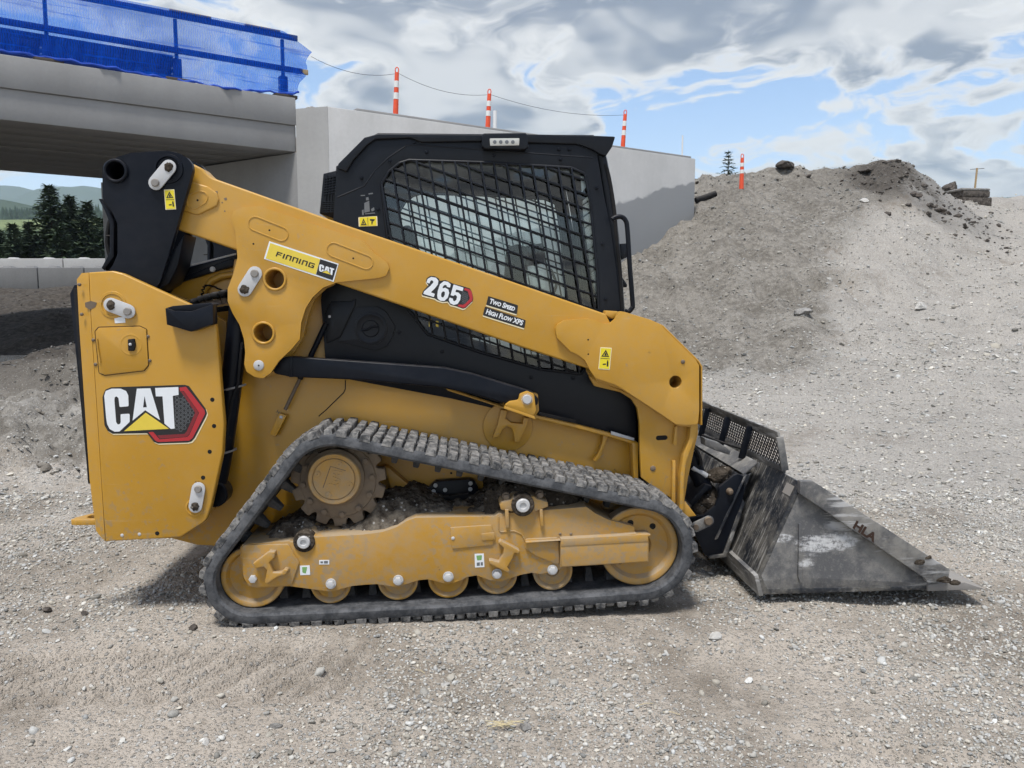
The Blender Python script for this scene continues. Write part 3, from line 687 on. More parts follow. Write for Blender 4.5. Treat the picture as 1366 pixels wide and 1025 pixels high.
q = on_wall(660, 172, .6); tag(tube('vent_pipe', [(q.x, q.y, 5.05), (q.x + .01, q.y, 5.05 + .62)], .045, PVC, None, 12), 'short white pipe upright beside the middle delineator post', 'pipe')
q = on_wall(910, 208, .35); tag(tube('survey_stake', [(q.x, q.y, 5.05), (q.x, q.y, 5.05 + .68)], .02, PVC, None, 6), 'pale stake upright near the right end of the wall', 'stake')
g = ground_hit(1301, 262); bp = at_y(1300, 246, 25.0)
sg = thing('marker_pole', 'thin pole with a short crossbar on the spoil at far right', 'pole', (bp.x, bp.y, bp.z - .6))
tube('shaft', [(0, 0, 0), (.05, 0, 1.1)], .03, WOOD, sg, 8); tube('crossbar', [(-.16, 0, 1.06), (.28, 0, 1.09)], .008, BLK_MATT, sg, 6)
# ------------------------------------------------------------------ concrete blocks
def block(px0, px1, ptop, pbot, Y, label):
    a = at_y(px0, pbot, Y); b = at_y(px1, pbot, Y); tp = at_y(px0, ptop, Y); h = tp.z - a.z; w = b.x - a.x
    t = thing('concrete_block', label, 'concrete block', (a.x, Y, a.z), 0, 'concrete blocks in rows'); 
    mt_ = CONC_SHADED if Y < 26 else CONC_BLOCK  # front row takes the colour with the bridge shade in it
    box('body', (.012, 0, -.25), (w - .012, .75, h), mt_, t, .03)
    for f in (.22, .72):
        bm = bmesh.new(); c = w * f; r = .17
        vs = [bm.verts.new(v) for v in ((c - r, .25, h - .004), (c + r, .25, h - .004), (c + r, .55, h - .004), (c - r, .55, h - .004), (c - r * .6, .3, h + .055), (c + r * .6, .3, h + .055), (c + r * .6, .5, h + .055), (c - r * .6, .5, h + .055))]
        for f4 in ((0, 1, 5, 4), (1, 2, 6, 5), (2, 3, 7, 6), (3, 0, 4, 7), (4, 5, 6, 7)): bm.faces.new([vs[i] for i in f4])
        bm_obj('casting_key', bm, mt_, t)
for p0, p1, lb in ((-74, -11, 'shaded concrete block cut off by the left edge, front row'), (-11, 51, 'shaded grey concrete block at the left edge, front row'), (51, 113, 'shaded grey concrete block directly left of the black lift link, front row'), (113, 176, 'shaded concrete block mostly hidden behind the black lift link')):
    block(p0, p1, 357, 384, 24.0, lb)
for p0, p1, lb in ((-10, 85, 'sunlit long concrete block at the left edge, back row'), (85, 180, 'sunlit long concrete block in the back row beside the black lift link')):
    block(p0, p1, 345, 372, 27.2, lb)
# ------------------------------------------------------------------ conifers
def conifer_meshes(seed, h, r, n_whorl=30, dens=1.0):
    rr = random.Random(seed); V = []; F = []
    def quad(p, d, up, l, w):
        s = d.cross(up).normalized() * w; b = len(V); V.extend([p - s * .5, p + s * .5, p + d * l + s * .18, p + d * l - s * .18]); F.append((b, b + 1, b + 2, b + 3))
    for k in range(n_whorl):
        f = (k + .6) / n_whorl; z = h * (.08 + .92 * f); rad = r * (1 - f) ** .82 * rr.uniform(.72, 1.12) + .06 * h * .1
        nb = max(3, int((5 + 5 * (1 - f)) * dens)); a0 = rr.uniform(0, 6.28)
        for b in range(nb):
            a = a0 + b * 6.283 / nb + rr.uniform(-.35, .35); L = rad * rr.uniform(.6, 1.18); out = Vector((math.cos(a), math.sin(a), 0)); droop = rr.uniform(-.32, .06) - .12 * (1 - f)
            steps = max(3, int(L / (.055 * h * .55)) + 2)
            for s in range(steps):
                u = (s + rr.random()) / steps; p = out * (L * u) + Vector((0, 0, z + droop * L * u + .16 * L * u * u))
                for _ in range(2):
                    d = (out * rr.uniform(.2, 1) + Vector((-out.y, out.x, 0)) * rr.uniform(-1, 1) + Vector((0, 0, rr.uniform(-.35, .30)))).normalized()
                    quad(p, d, Vector((rr.uniform(-.5, .5), rr.uniform(-.5, .5), 1)).normalized(), h * rr.uniform(.034, .066), h * rr.uniform(.014, .026))
    top = Vector((0, 0, h)); quad(top - Vector((0, 0, h * .05)), Vector((0, 0, 1)), Vector((0, 1, 0)), h * .07, h * .01)
    return V, F
def conifer(loc, h, r, seed, label, whorl=30, dens=1.0):
    t = thing('conifer', label, 'tree', loc, 0, 'conifers'); V, F = conifer_meshes(seed, h, r, whorl, dens); py_obj('crown', V, F, NEEDLE, t, 0)
    tube('trunk', [(0, 0, -.4), (0, 0, h * .5), (0, 0, h * .97)], [h * .017, h * .011, h * .003], BARK, t, 7); return t
for k, (px, ptip, w, Y, lb) in enumerate(((66, 249, 30, 46, 'tallest dark conifer with a pointed tip beyond the concrete blocks'), (93, 262, 25, 48, 'dark conifer just right of the tallest one beyond the blocks'),
        (115, 270, 22, 47, 'dark conifer close to the black lift link beyond the blocks'), (17, 300, 20, 44, 'low bushy conifer left of the tallest one near the photo edge'),
        (38, 296, 19, 45, 'short conifer at the left foot of the tallest one'), (134, 292, 20, 50, 'short conifer partly behind the black lift link'), (0, 308, 20, 49, 'low conifer cut off by the left edge'), (150, 288, 20, 54, 'conifer hidden mostly by the black lift link'), (80, 300, 20, 43, 'short conifer in front of the tallest pair'))):
    tp = at_y(px, ptip, Y); base = VZ(tp.x, Y) - .6; conifer((tp.x, Y, base), tp.z - base, (tp.z - base) * .30 * w / 25, 30 + k, lb, 46, 1.7)
Yc = 34.0; tp = at_y(972, 202, Yc); bz = 5.0; conifer((tp.x, Yc, bz), tp.z - bz, (tp.z - bz) * .30, 71, 'single small conifer on the skyline beside the wall end', 18, .9)
# far woods: one mass
V = []; F = []; wr = random.Random(5)
for k in range(2600):
    y = wr.choice((wr.uniform(58, 120), wr.uniform(500, 800), wr.uniform(520, 760))); x = y * wr.uniform(-1.15, -.30)
    if 250 < y < 470: continue
    z = VZ(x, y); h = wr.uniform(7, 13) if y > 300 else wr.uniform(3, 5.5); r = h * wr.uniform(.16, .26); m = 7
    for lv in range(3):
        b = len(V); zz0 = z + h * (.08 + .28 * lv) - 1; zz1 = z + h * (.52 + .24 * lv) - 1; rr_ = r * (1 - .28 * lv)
        for i in range(m): a = i * 6.283 / m + k; q = wr.uniform(.7, 1.25); V.append((x + rr_ * q * math.cos(a), y + rr_ * q * math.sin(a), zz0 + wr.uniform(-.4, .4)))
        V.append((x, y, zz1))
        for i in range(m): F.append((b + i, b + (i + 1) % m, b + m))
fw = stuff(py_obj('far_woods', V, F, NEEDLE_FAR, None, 0))
fw['label'] = 'mass of distant dark conifer woods across the valley'; fw['category'] = 'woods'
# ------------------------------------------------------------------ the track loader
root = thing('track_loader', 'yellow and black compact track loader with an earth bucket on gravel', 'track loader', N0 + EY * HW, YAW)
def capsule(a, b, r, n=8):
    a, b = Vector(a), Vector(b); t = math.atan2(b.y - a.y, b.x - a.x); out = []
    for k in range(n + 1): an = t - math.pi / 2 + math.pi * k / n; out.append((b.x + r * math.cos(an), b.y + r * math.sin(an)))
    for k in range(n + 1): an = t + math.pi / 2 + math.pi * k / n; out.append((a.x + r * math.cos(an), a.y + r * math.sin(an)))
    return out
def hexbolt(name, c, r, y1, y0, mat, parent, washer=True):
    """bolt head standing from depth y1 out to y0"""
    bm = bmesh.new(); h = y1 - y0
    if washer: lathe_bm(bm, c, [(0, y1 - h * .3), (r * 1.28, y1 - h * .3), (r * 1.28, y1 + .004)], 18)
    prism_bm(bm, circ(c, r, 6), y0, y1 - h * .28, r * .12, 2); return bm_obj(name, bm, mat, parent)
def dome(name, c, r, y1, y0, mat, parent, n=14):
    return lathe(name, c, [(0, y0), (r * .55, y0 + (y1 - y0) * .12), (r * .9, y0 + (y1 - y0) * .45), (r, y1), (r, y1 + .003)], mat, parent, n)
def ring(name, c, ro, ri, y0, y1, depth, mat, parent, n=32):
    """open tube end: rim from y0 back to y1, bore running in to depth"""
    b = (ro - ri) * .3
    return lathe(name, c, [(ro, y1), (ro, y0 + b), (ro - b, y0), (ri + b, y0), (ri, y0 + b), (ri, depth), (0, depth)], mat, parent, n)
S = 305.0     # photo pixels per metre near the machine's side, for radii
def keeper(a, b, r, yl, parent, dirty, th=.008):
    k = prism('keeper_plate', capsule(a, b, r), yl - th, yl, ZINC, parent, .002)
    ends = (a, b) if dirty == 'a' else (b, a)
    bm = bmesh.new(); lathe_bm(bm, ends[1], [(0, yl - th - .010), (r * .45, yl - th - .010), (r * .56, yl - th - .006), (r * .56, yl - th + .001)], 16); bm_obj('bolt', bm, GRYM, k)
    bm = bmesh.new(); bmesh.ops.create_icosphere(bm, subdivisions=3, radius=1); q = random.Random(int(a[0] * 1e4))
    for v in bm.verts:
        m = 1 + .45 * (vnoise(np.array([v.co.x * 3 + 9]), np.array([v.co.z * 3 + v.co.y * 2]), int(abs(a[1]) * 900) % 97)[0] - .5)
        v.co = Vector((ends[0][0] + v.co.x * r * .62 * m, yl - th - HW + v.co.y * .008, ends[0][1] + v.co.z * r * .62 * m))
    bm_obj('grease_cake', bm, MUD_DARK, k); return k

# ---- chassis
ch = prism('chassis', T(0, .45, [(152, 425), (238, 372), (330, 352), (432, 392), (440, 480), (480, 503), (592, 516), (712, 553), (848, 590), (850, 720), (700, 770), (420, 770), (300, 730), (262, 728), (200, 712), (158, 690)]), .45, 1.93 - .45, YEL, root, .012)
prism('sill_flange', T(16, .40, [(870, 640), (1140, 728), (1260, 760)]) + T(8, .40, [(460, 45), (640, 88), (800, 128), (915, 168), (918, 182), (800, 146), (640, 104), (450, 58), (290, 8)]) + T(16, .40, [(1000, 690), (880, 652)]), .38, .52, YEL, ch, .003)
prism('end_flange', T(8, .40, [(893, 168), (921, 170), (921, 335), (900, 330)]), .37, .46, YEL, ch, .004)
prism('rib', T(8, .42, [(765, 138), (790, 142), (778, 170), (755, 235), (735, 258), (722, 254), (744, 220), (762, 168)]), .41, .45, YEL, ch, .004)
prism('strip', T(8, .39, [(800, 118), (905, 150), (905, 162), (800, 134)]), .372, .384, ZINC, ch, .002)
prism('strip', T(8, .39, [(470, 30), (640, 70), (640, 84), (470, 46)]), .370, .380, BLK_MATT, ch, .002)
prism('anchor_pad', circ(T(8, .44, [(333, 100)])[0], 36 / 300, 40), .438, .452, YEL, ch, .004)
prism('anchor_arch', T(8, .41, [(300, 22), (332, 26), (322, 62), (350, 82), (398, 86), (405, 56), (428, 62), (420, 95), (385, 165), (362, 172), (360, 140), (350, 108), (330, 97), (308, 112), (292, 145), (262, 150), (285, 90)]), .40, .442, YEL, ch, .005)
dome('screw', T(8, .45, [(183, 298)])[0], .007, .45, .446, HOLE, ch); dome('screw', T(8, .45, [(75, 312)])[0], .006, .45, .446, HOLE, ch)
tube('panel_seam', T3(16, .449, [(412, 605), (412, 645), (405, 662), (320, 745), (290, 770)]), .0025, BLK_MATT, ch, 5)
prism('corner_gusset', T(27, .40, [(85, 490), (130, 500), (470, 800), (440, 810), (190, 790), (150, 690)]), .385, .45, YEL, ch, .004)
dome('screw', T(27, .385, [(236, 698)])[0], .006, .386, .383, HOLE, ch)
pl_ = prism('black_cover_plate', rnd(T(27, .41, [(430, 740), (555, 625), (870, 605), (905, 625), (942, 690), (942, 850), (560, 850), (470, 800)]), .012), .40, .45, BLK, ch, .008)
for x, y in ((552, 670), (872, 652), (535, 725), (640, 712), (870, 704)): hexbolt('bolt', T(27, .395, [(x, y)])[0], .008, .401, .392, ZINC, pl_)
prism('cable_box', T(27, .37, [(670, 760), (855, 738), (862, 850), (670, 860)]), .36, .40, BLK_MATT, pl_, .006)
tube('cable', T3(27, .37, [(480, 820), (560, 800), (680, 775)]), .012, BLK_MATT, pl_)
# rear engine bay seen between tower and arm
prism('bay_cover', T(33, .43, [(60, 180), (480, 20), (480, 80), (380, 110), (60, 210)]), .425, .48, BLK, ch, .004)
prism('bay_trim', T(33, .424, [(90, 92), (500, -12), (500, 0), (100, 100)]), .42, .428, ZINC, ch, .001)
prism('bay_hood', T(33, .44, [(110, 100), (500, 0), (500, 40), (60, 185)]), .43, 1.5, BLK_CLEAN, ch, .006)
tube('bay_arch', T3(33, .44, [(262, 300), (285, 235), (330, 180), (400, 150), (480, 138)]), .016, YEL, ch)
hexbolt('bolt', T(33, .42, [(333, 102)])[0], .010, .425, .412, ZINC, ch)
prism('decal_plate', T(33, .44, [(393, 527), (440, 527), (440, 573), (393, 573)]), .438, .446, D_BLACK, ch, .001)
for k, pts in enumerate(([(440, 262), (340, 285), (250, 310), (170, 345)], [(440, 285), (330, 300), (230, 320), (150, 340)], [(440, 320), (350, 335), (260, 345), (200, 350)], [(440, 375), (360, 385), (300, 380)], [(430, 280), (380, 240), (300, 215), (270, 240), (262, 290)])):
    tube('hose', [Vector(p) + Vector((0, .02 * math.sin(i * 2 + k), 0)) for i, p in enumerate(smooth_path(T3(33, .30 + .02 * k, pts)))], (.013, .010, .014, .012, .004)[k], (BLK_MATT, BLK, STEEL_D, BLK_MATT, BLK_MATT)[k], ch)
# gas strut beside the gusset
gs = tube('gas_strut', T3(16, .41, [(325, 345), (262, 480), (205, 600)]), .013, BLK, root); tube('strut_rod', T3(16, .41, [(205, 600), (138, 740)]), .0085, STEEL_D, gs)
prism('strut_foot', rnd(T(16, .42, [(112, 755), (148, 765), (98, 862), (70, 850)]), .006), .405, .44, YEL, gs, .003); dome('bolt', T(16, .40, [(118, 775)])[0], .008, .405, .398, ZINC, gs)

# ---- rear tower
tw_out = T(0, .16, [(118, 363.6), (150, 361.5), (163.5, 365), (255.7, 407), (287, 433), (288.5, 440), (299, 566), (297, 604), (282, 674), (275, 695), (241, 717), (140, 723), (134.5, 640), (127.5, 528), (121.5, 440)])
tw = prism('lift_tower', rnd(tw_out, [0, .03, .03, .02, .01, .01, .06, .06, .05, .05, .04, 0, 0, 0, 0]), .16, .20, YEL, root, .007, 3)
prism('inner_plate', T(0, .38, [(130, 400), (165, 372), (250, 400), (300, 430), (305, 560), (285, 680), (240, 720), (150, 722)]), .40, .44, YEL, tw, .005)
prism('tower_post', T(0, .17, [(104, 376), (118, 372), (140, 715), (131, 706), (121, 640), (113, 528)]), .201, .40, YEL, tw, .005)
te = [((109, 364.5), (118.4, 363.8)), ((102.5, 373), (118.6, 373)), ((106, 440), (121.9, 440)), ((112, 528), (127.9, 528)), ((119.5, 640), (134.9, 640)), ((128, 708), (139.2, 708)), ((134, 716), (140.3, 722.6))]; V_ = []; F_ = []
for a_, b_ in te: V_ += [M3(P(*a_, .186), .186), M3(P(*b_, .1615), .1615), M3(P(*b_, .1615), .198), M3(P(*a_, .186), .198)]
for i in range(len(te) - 1):
    for k in range(4): F_.append((i * 4 + k, i * 4 + (k + 1) % 4, i * 4 + 4 + (k + 1) % 4, i * 4 + 4 + k))
F_ += [(0, 1, 2, 3), (len(V_) - 1, len(V_) - 2, len(V_) - 3, len(V_) - 4)]; py_obj('folded_edge', V_, F_, YEL, tw, 25)
ad = prism('access_door', rnd(T(0, .156, [(127.5, 443), (132, 437.6), (186, 436), (195, 440), (197.6, 487), (192, 494), (140, 500), (133, 497)]), .008), .1545, .163, YEL, tw, .0015)
tube('door_gap', [M3(p, .1603) for p in rnd(T(0, .16, [(126.5, 442), (131.5, 436.5), (186.5, 435), (196, 439.5), (198.8, 487.5), (192.5, 495), (140, 501.2), (132, 498)]), .008)], .0016, HOLE, tw, 5, True)
lathe('latch_cup', T(4, .154, [(323, 957)])[0], [(.050, .156), (.046, .1535), (.040, .1535), (.030, .1575), (0, .1575)], YEL, ad, 28)
prism('latch', rnd(T(4, .15, [(310, 932), (340, 928), (345, 960), (338, 985), (312, 985)]), .005), .144, .1575, BLK_MATT, ad, .003); dome('latch_button', T(4, .144, [(320, 955)])[0], .0065, .1445, .140, ZINC, ad)
bm = bmesh.new()
for a, b in (((168, 930), (172, 972)), ((173, 975), (178, 1008)), ((179, 1010), (183, 1040))): p, q = T3(4, .152, [a, b]); sweep_bm(bm, [p, q], .004, 6)
bm_obj('hinge', bm, YEL, ad)
for z, x, y in ((5, 152, 47), (5, 401, 31), (5, 162, 158), (5, 409, 141), (4, 88, 683), (4, 99, 818)): dome('screw', T(z, .16, [(x, y)])[0], .0075, .160, .154, STEEL_D, tw)
for x, y in ((694, 319), (702, 439), (682, 556), (652, 674), (443, 928)): lathe('screw_hole', T(5, .16, [(x, y)])[0], [(.0095, .1602), (.009, .1592), (.007, .1585), (0, .1600)], HOLE, tw, 14)
for x, y in ((283, 937), (362, 932)): dome('stud', T(5, .16, [(x, y)])[0], .0075, .160, .157, ZINC, tw)
keeper(T(5, .15, [(617, 805)])[0], T(5, .15, [(631, 725)])[0], .029, .155, tw, 'a'); keeper(T(4, .15, [(232, 775)])[0], T(4, .15, [(310, 805)])[0], .030, .155, tw, 'a')
lathe('pin_boss', T(4, .158, [(240, 775)])[0], [(.058, .161), (.056, .157), (.046, .1565), (.044, .1605)], YEL, tw, 30)
lathe('pin_boss', T(5, .158, [(613, 810)])[0], [(.040, .161), (.038, .157), (.032, .1565), (.031, .1605)], YEL, tw, 24)
prism('lock_box', rnd(T(4, .11, [(483, 788), (520, 802), (600, 805), (700, 772), (702, 862), (600, 897), (490, 865)]), .004), .10, .16, BLK, tw, .005)
lk = prism('lock_shelf', T(4, .12, [(483, 790), (515, 780), (690, 765), (702, 772), (600, 808), (520, 805)]), .115, .22, BLK, tw, .003)
prism('asset_tag', T(4, .158, [(247, 833), (295, 830), (298, 856), (250, 859)]), .1585, .1605, D_WHITE, tw, 0)
prism('chip_mark', rnd(T(4, .158, [(113, 765), (140, 757), (168, 765), (160, 785), (135, 797), (115, 785)]), .004), .1588, .1605, STEEL_D, tw, 0)
# rear door and tow eye
rd = prism('engine_door', T(0, .22, [(95, 392), (101, 380), (120, 380), (137, 640), (119, 640)]), .205, 1.725, BLK, root, .006)
prism('seal', T(0, .21, [(99, 385), (104, 385), (122, 645), (118.5, 645)]), .202, .23, BLK_MATT, rd, .001)
xa, za = P(92.5, 698, .24); xb, _ = P(135, 698, .24); bm = bmesh.new(); q = [(xa, .0), (xa + .03, -.012), (xb + .05, -.012), (xb + .05, .20), (xb - .02, .20), (xa + .005, .04)]
o2 = rnd(q, .012, 4); hc = [(xa + .085 + .034 * math.cos(a), .055 + .034 * math.sin(a)) for a in np.linspace(0, 6.283, 20, endpoint=False)]
prism_bm(bm, o2, .0, .022, .003, 2, [hc])
for v in bm.verts: x, y, z = v.co; v.co = (x, z + .25 - HW, za - (y + HW) + .012)
bmesh.ops.recalc_face_normals(bm, faces=bm.faces); bm_obj('tow_eye', bm, YEL, root)

# ---- black lift link
lk_o = rnd(T(30, .205, [(45, 225), (80, 170), (300, 97), (640, 76), (740, 100), (815, 140), (860, 195), (868, 260), (720, 780), (655, 1000)]) + T(4, .205, [(455, 672), (420, 720), (310, 860), (200, 860), (150, 790), (205, 640), (240, 595), (262, 545), (262, 405), (238, 352), (194, 290)]), .03)
h1 = T(30, .205, [(170, 262)])[0]; r1 = 78 / 6.83 / S
link_ = prism('lift_link', lk_o, .205, .235, BLK, root, .008, 3, [circ(h1, r1, 28)])
prism('inner_plate', lk_o, .395, .42, BLK, link_, .006, 2, [circ(h1, r1, 28)])
prism('web', T(4, .3, [(470, 640), (590, 460), (560, 600), (520, 680), (470, 710), (430, 700)]), .236, .394, BLK, link_, .004)
prism('link_web', T(4, .3, [(215, 300), (250, 350), (275, 400), (275, 560), (230, 620), (218, 610), (255, 540), (255, 410), (232, 352), (205, 300)]), .236, .394, BLK, link_, .004)
ring('tube_end', h1, r1 * 1.32, r1, .192, .236, .42, BLK, link_)
h2 = T(30, .2, [(645, 240)])[0]; lathe('pin_boss', h2, [(.062, .206), (.060, .198), (.050, .196), (.047, .2045), (0, .2045)], BLK, link_, 32)
keeper(T(30, .19, [(650, 225)])[0], T(30, .19, [(530, 370)])[0], .030, .196, link_, 'a')
for k, pts in enumerate(([(120, 700), (95, 820), (92, 940), (120, 1060)], [(150, 700), (120, 830), (118, 940), (140, 1060)], [(178, 740), (175, 880), (175, 1010)])): tube('hose', smooth_path(T3(30, .33 + .02 * k, pts)), (.010, .013, .008)[k], (BLK_MATT, STEEL_D, BLK_MATT)[k], link_)
tube('hose_clip', T3(30, .31, [(80, 855), (185, 850)]), .004, BLK_MATT, link_, 5)
# ---- lift cylinder
cyl = tube('lift_cylinder', T3(5, .315, [(700, 770), (740, 560), (775, 300), (800, 80), (815, -60), (830, -200)]), .046, BLK, root, 20)
tube('cylinder_clamp', [M3((p[0] + .050 * math.cos(a), p[1] + .012 * math.cos(a)), .315 + .050 * math.sin(a)) for p in T(5, .3, [(788, 265)]) for a in np.linspace(0, 6.283, 20, endpoint=False)], .005, GRYM, cyl, 6, True)
tube('cylinder_clamp', [M3((p[0] + .050 * math.cos(a), p[1] + .012 * math.cos(a)), .315 + .050 * math.sin(a)) for p in T(5, .3, [(745, 560)]) for a in np.linspace(0, 6.283, 20, endpoint=False)], .005, GRYM, cyl, 6, True)
lathe('cylinder_eye', T(5, .315, [(715, 740)])[0], [(.0, .27), (.055, .27), (.06, .275), (.06, .355), (.055, .36), (0, .36)], BLK, cyl, 24)
tube('cylinder_line', T3(5, .27, [(748, 540), (780, 330), (812, 240), (830, 60)]), .007, BLK_MATT, cyl)

# ---- loader arm
arm_o = rnd(T(0, .26, [(229, 300), (236, 232), (254, 217), (268, 224), (279.5, 236), (460, 300), (640, 361), (808, 419), (830, 460), (800, 498), (786, 492.7), (700, 464.8), (450, 378.5), (314, 333.7), (235, 306)]), [.02, .02, .02, .03, .1, 0, 0, .01, 0, 0, 0, 0, 0, 0, .02])
arm = prism('loader_arm', arm_o, .26, .385, YEL, root, .024, 5)
gus = T(0, .245, [(308.5, 293), (311, 282.5), (323, 276.6), (349, 275), (364, 281), (484, 321), (499, 338), (516, 350), (519.5, 358), (515, 368), (506, 371), (449, 377), (431, 384), (417, 397), (408, 411), (402, 430), (400, 453), (388, 467), (372, 482), (362, 497), (351.7, 504.6), (340, 503), (329, 496), (326, 486), (327.4, 470), (325.5, 452), (320, 434), (310, 417), (304, 402.5), (304, 385), (311, 367), (317, 344), (314, 309)])
g1 = T(4, .245, [(980, 658)])[0]; g2 = T(4, .245, [(928, 903)])[0]; gr = 42 / 3.415 / S
gp = prism('gusset_plate', rnd(gus, .012, 3), .242, .264, YEL, arm, .006, 3, [circ(g1, gr, 26), circ(g2, gr, 26)])
low = T(0, .36, [(312, 345), (450, 378), (434, 385), (419, 400), (411, 420), (404, 450), (392, 470), (366, 500), (345, 506), (330, 496), (327, 460), (312, 418), (306, 390)])
prism('gusset_backing', rnd(low, .01, 3), .372, .395, YEL, arm, .004, 2, [circ(g1, gr, 26), circ(g2, gr, 26)])
for c in (g1, g2): ring('cross_tube', c, gr * 1.26, gr, .234, .30, .40, YEL, arm)
dome('pivot_pin', T(5, .24, [(905, 163)])[0], .024, .243, .234, ZINC, arm, 24); dome('pin_centre', T(5, .234, [(905, 163)])[0], .004, .2345, .232, BLK_MATT, arm)
keeper(T(4, .235, [(842, 705)])[0], T(4, .235, [(888, 632)])[0], .031, .240, arm, 'a')
def emboss(z, yl, pts, r, name='stamped_slot'):
    return tube(name, [M3(p, yl) for p in pts], r, YEL, arm, 6, True)
rr9 = 31 / 3.415 / S
for z, a, b, y in ((4, (890, 405), (1008, 452), .2425), (6, (78, 538), (212, 590), .2425)): p, q = T(z, y, [a, b]); emboss(z, y, capsule(p, q, rr9), .0035)
dome('drain_hole', T(4, .241, [(954, 435)])[0], .0048, .2425, .2415, HOLE, arm, 10); dome('drain_hole', T(4, .241, [(881, 497)])[0], .0048, .2425, .2415, HOLE, arm, 10); dome('drain_hole', T(6, .241, [(159, 574)])[0], .0048, .2425, .2415, HOLE, arm, 10)
prism('end_pad', rnd(T(30, .25, [(760, 560), (800, 400), (855, 360), (1000, 400), (1085, 460), (1105, 520), (1085, 580), (920, 660), (880, 658), (760, 615)]), .012), .251, .27, YEL, arm, .006, 3)
p, q = T(30, .2505, [(935, 500), (885, 545)]); emboss(30, .2505, rnd(T(30, .2505, [(815, 570), (810, 500), (860, 470), (930, 445), (985, 455), (1008, 500), (985, 550), (900, 605), (850, 603)]), .02), .0035)
dome('drain_hole', T(30, .250, [(911, 528)])[0], .005, .252, .2495, HOLE, arm, 10)
for x, y, s_ in ((1082, 457, 16), (1165, 518, 17), (1135, 550, 8), (1158, 628, 9)): prism('chip_mark', rnd(T(30, .2585, [(x - s_, y - s_ * .4), (x + s_ * .6, y - s_), (x + s_, y + s_ * .3), (x - s_ * .2, y + s_ * .8)]), .002), .2592, .2602, STEEL_D, arm, 0)
kn = rnd(T(15, .238, [(190, 275), (205, 245), (245, 222), (330, 215), (400, 212), (440, 222), (490, 243), (530, 240), (560, 215), (585, 168), (600, 165), (760, 213), (840, 248), (1060, 465), (1083, 500), (1083, 780), (1075, 866), (1010, 870), (935, 865), (850, 805), (590, 635), (560, 620), (440, 580), (405, 530), (375, 470), (330, 435), (285, 415), (200, 330)]), .012)
k1 = T(15, .238, [(936, 604)])[0]; kr_ = 42 / 4.658 / S
knp = prism('knuckle_plate', kn, .236, .262, YEL, arm, .006, 3, [circ(k1, kr_, 24)])
ring('bore', k1, kr_ * 1.02, kr_ * .98, .238, .24, .40, YEL, arm, 24)
dome('plug', T(15, .235, [(983, 479)])[0], .0105, .237, .230, STEEL_D, arm); dome('drain_hole', T(15, .236, [(394, 342)])[0], .0045, .2365, .2355, HOLE, arm, 10); dome('drain_hole', T(15, .236, [(395, 432)])[0], .0045, .2365, .2355, HOLE, arm, 10)
ki = rnd(T(15, .38, [(330, 260), (560, 235), (780, 250), (1050, 480), (1075, 520), (1075, 860), (720, 860), (700, 760), (660, 705), (590, 665), (430, 625), (385, 540)]), .015)
prism('knuckle_backing', ki, .375, .40, YEL, arm, .005)
prism('knuckle_web', T(15, .32, [(385, 520), (430, 590), (590, 645), (700, 715), (850, 815), (935, 868), (1010, 872), (1010, 850), (940, 845), (850, 785), (590, 620), (440, 565), (405, 520)]), .262, .375, YEL, arm, .003)
prism('knuckle_cap', T(15, .32, [(585, 170), (600, 167), (760, 215), (840, 250), (1060, 467), (1081, 502), (1081, 860), (1070, 860), (1070, 505), (1052, 475), (835, 262), (755, 227), (590, 182)]), .262, .375, YEL, arm, .003)
prism('stop_block', rnd(T(15, .30, [(492, 190), (500, 160), (575, 165), (578, 205), (540, 212)]), .006), .285, .35, YEL, arm, .005)
fl = rnd(T(15, .33, [(390, 560), (430, 628), (590, 666), (660, 710), (695, 765), (708, 850), (712, 1020)]) + T(8, .33, [(938, 330), (1010, 385), (1085, 430), (1125, 490), (1150, 330), (1178, 200), (1195, 130), (1195, 60)]) + T(15, .33, [(1010, 840), (860, 770)]), .006, 3)
leg = prism('arm_foot', fl, .315, .345, YEL, arm, .005)
rib = prism('foot_rib', rnd(T(20, .26, [(155, 172), (165, 158), (200, 156), (207, 165), (207, 250), (190, 335), (132, 500), (117, 640), (117, 830), (85, 826), (90, 600), (112, 450), (152, 340), (162, 240)]), .006), .262, .40, YEL, arm, .006, 3)
prism('foot_rib', rnd(T(20, .27, [(62, 260), (78, 250), (72, 390), (48, 380)]), .004), .285, .32, YEL, arm, .005); prism('foot_rib', rnd(T(20, .27, [(45, 495), (68, 490), (65, 800), (40, 790)]), .004), .29, .32, YEL, arm, .005)
prism('foot_slot', capsule(*T(8, .313, [(1018, 152), (1050, 150)]), .011), .3135, .317, HOLE, arm, 0); prism('slot_rim', capsule(*T(8, .313, [(1015, 152), (1055, 150)]), .015), .3142, .317, YEL, arm, .001); dome('washer', T(8, .31, [(995, 292)])[0], .014, .3155, .309, STEEL_D, arm)
prism('foot_tail', T(20, .30, [(80, 800), (120, 760), (195, 860), (120, 870)]), .29, .36, YEL, arm, .004)
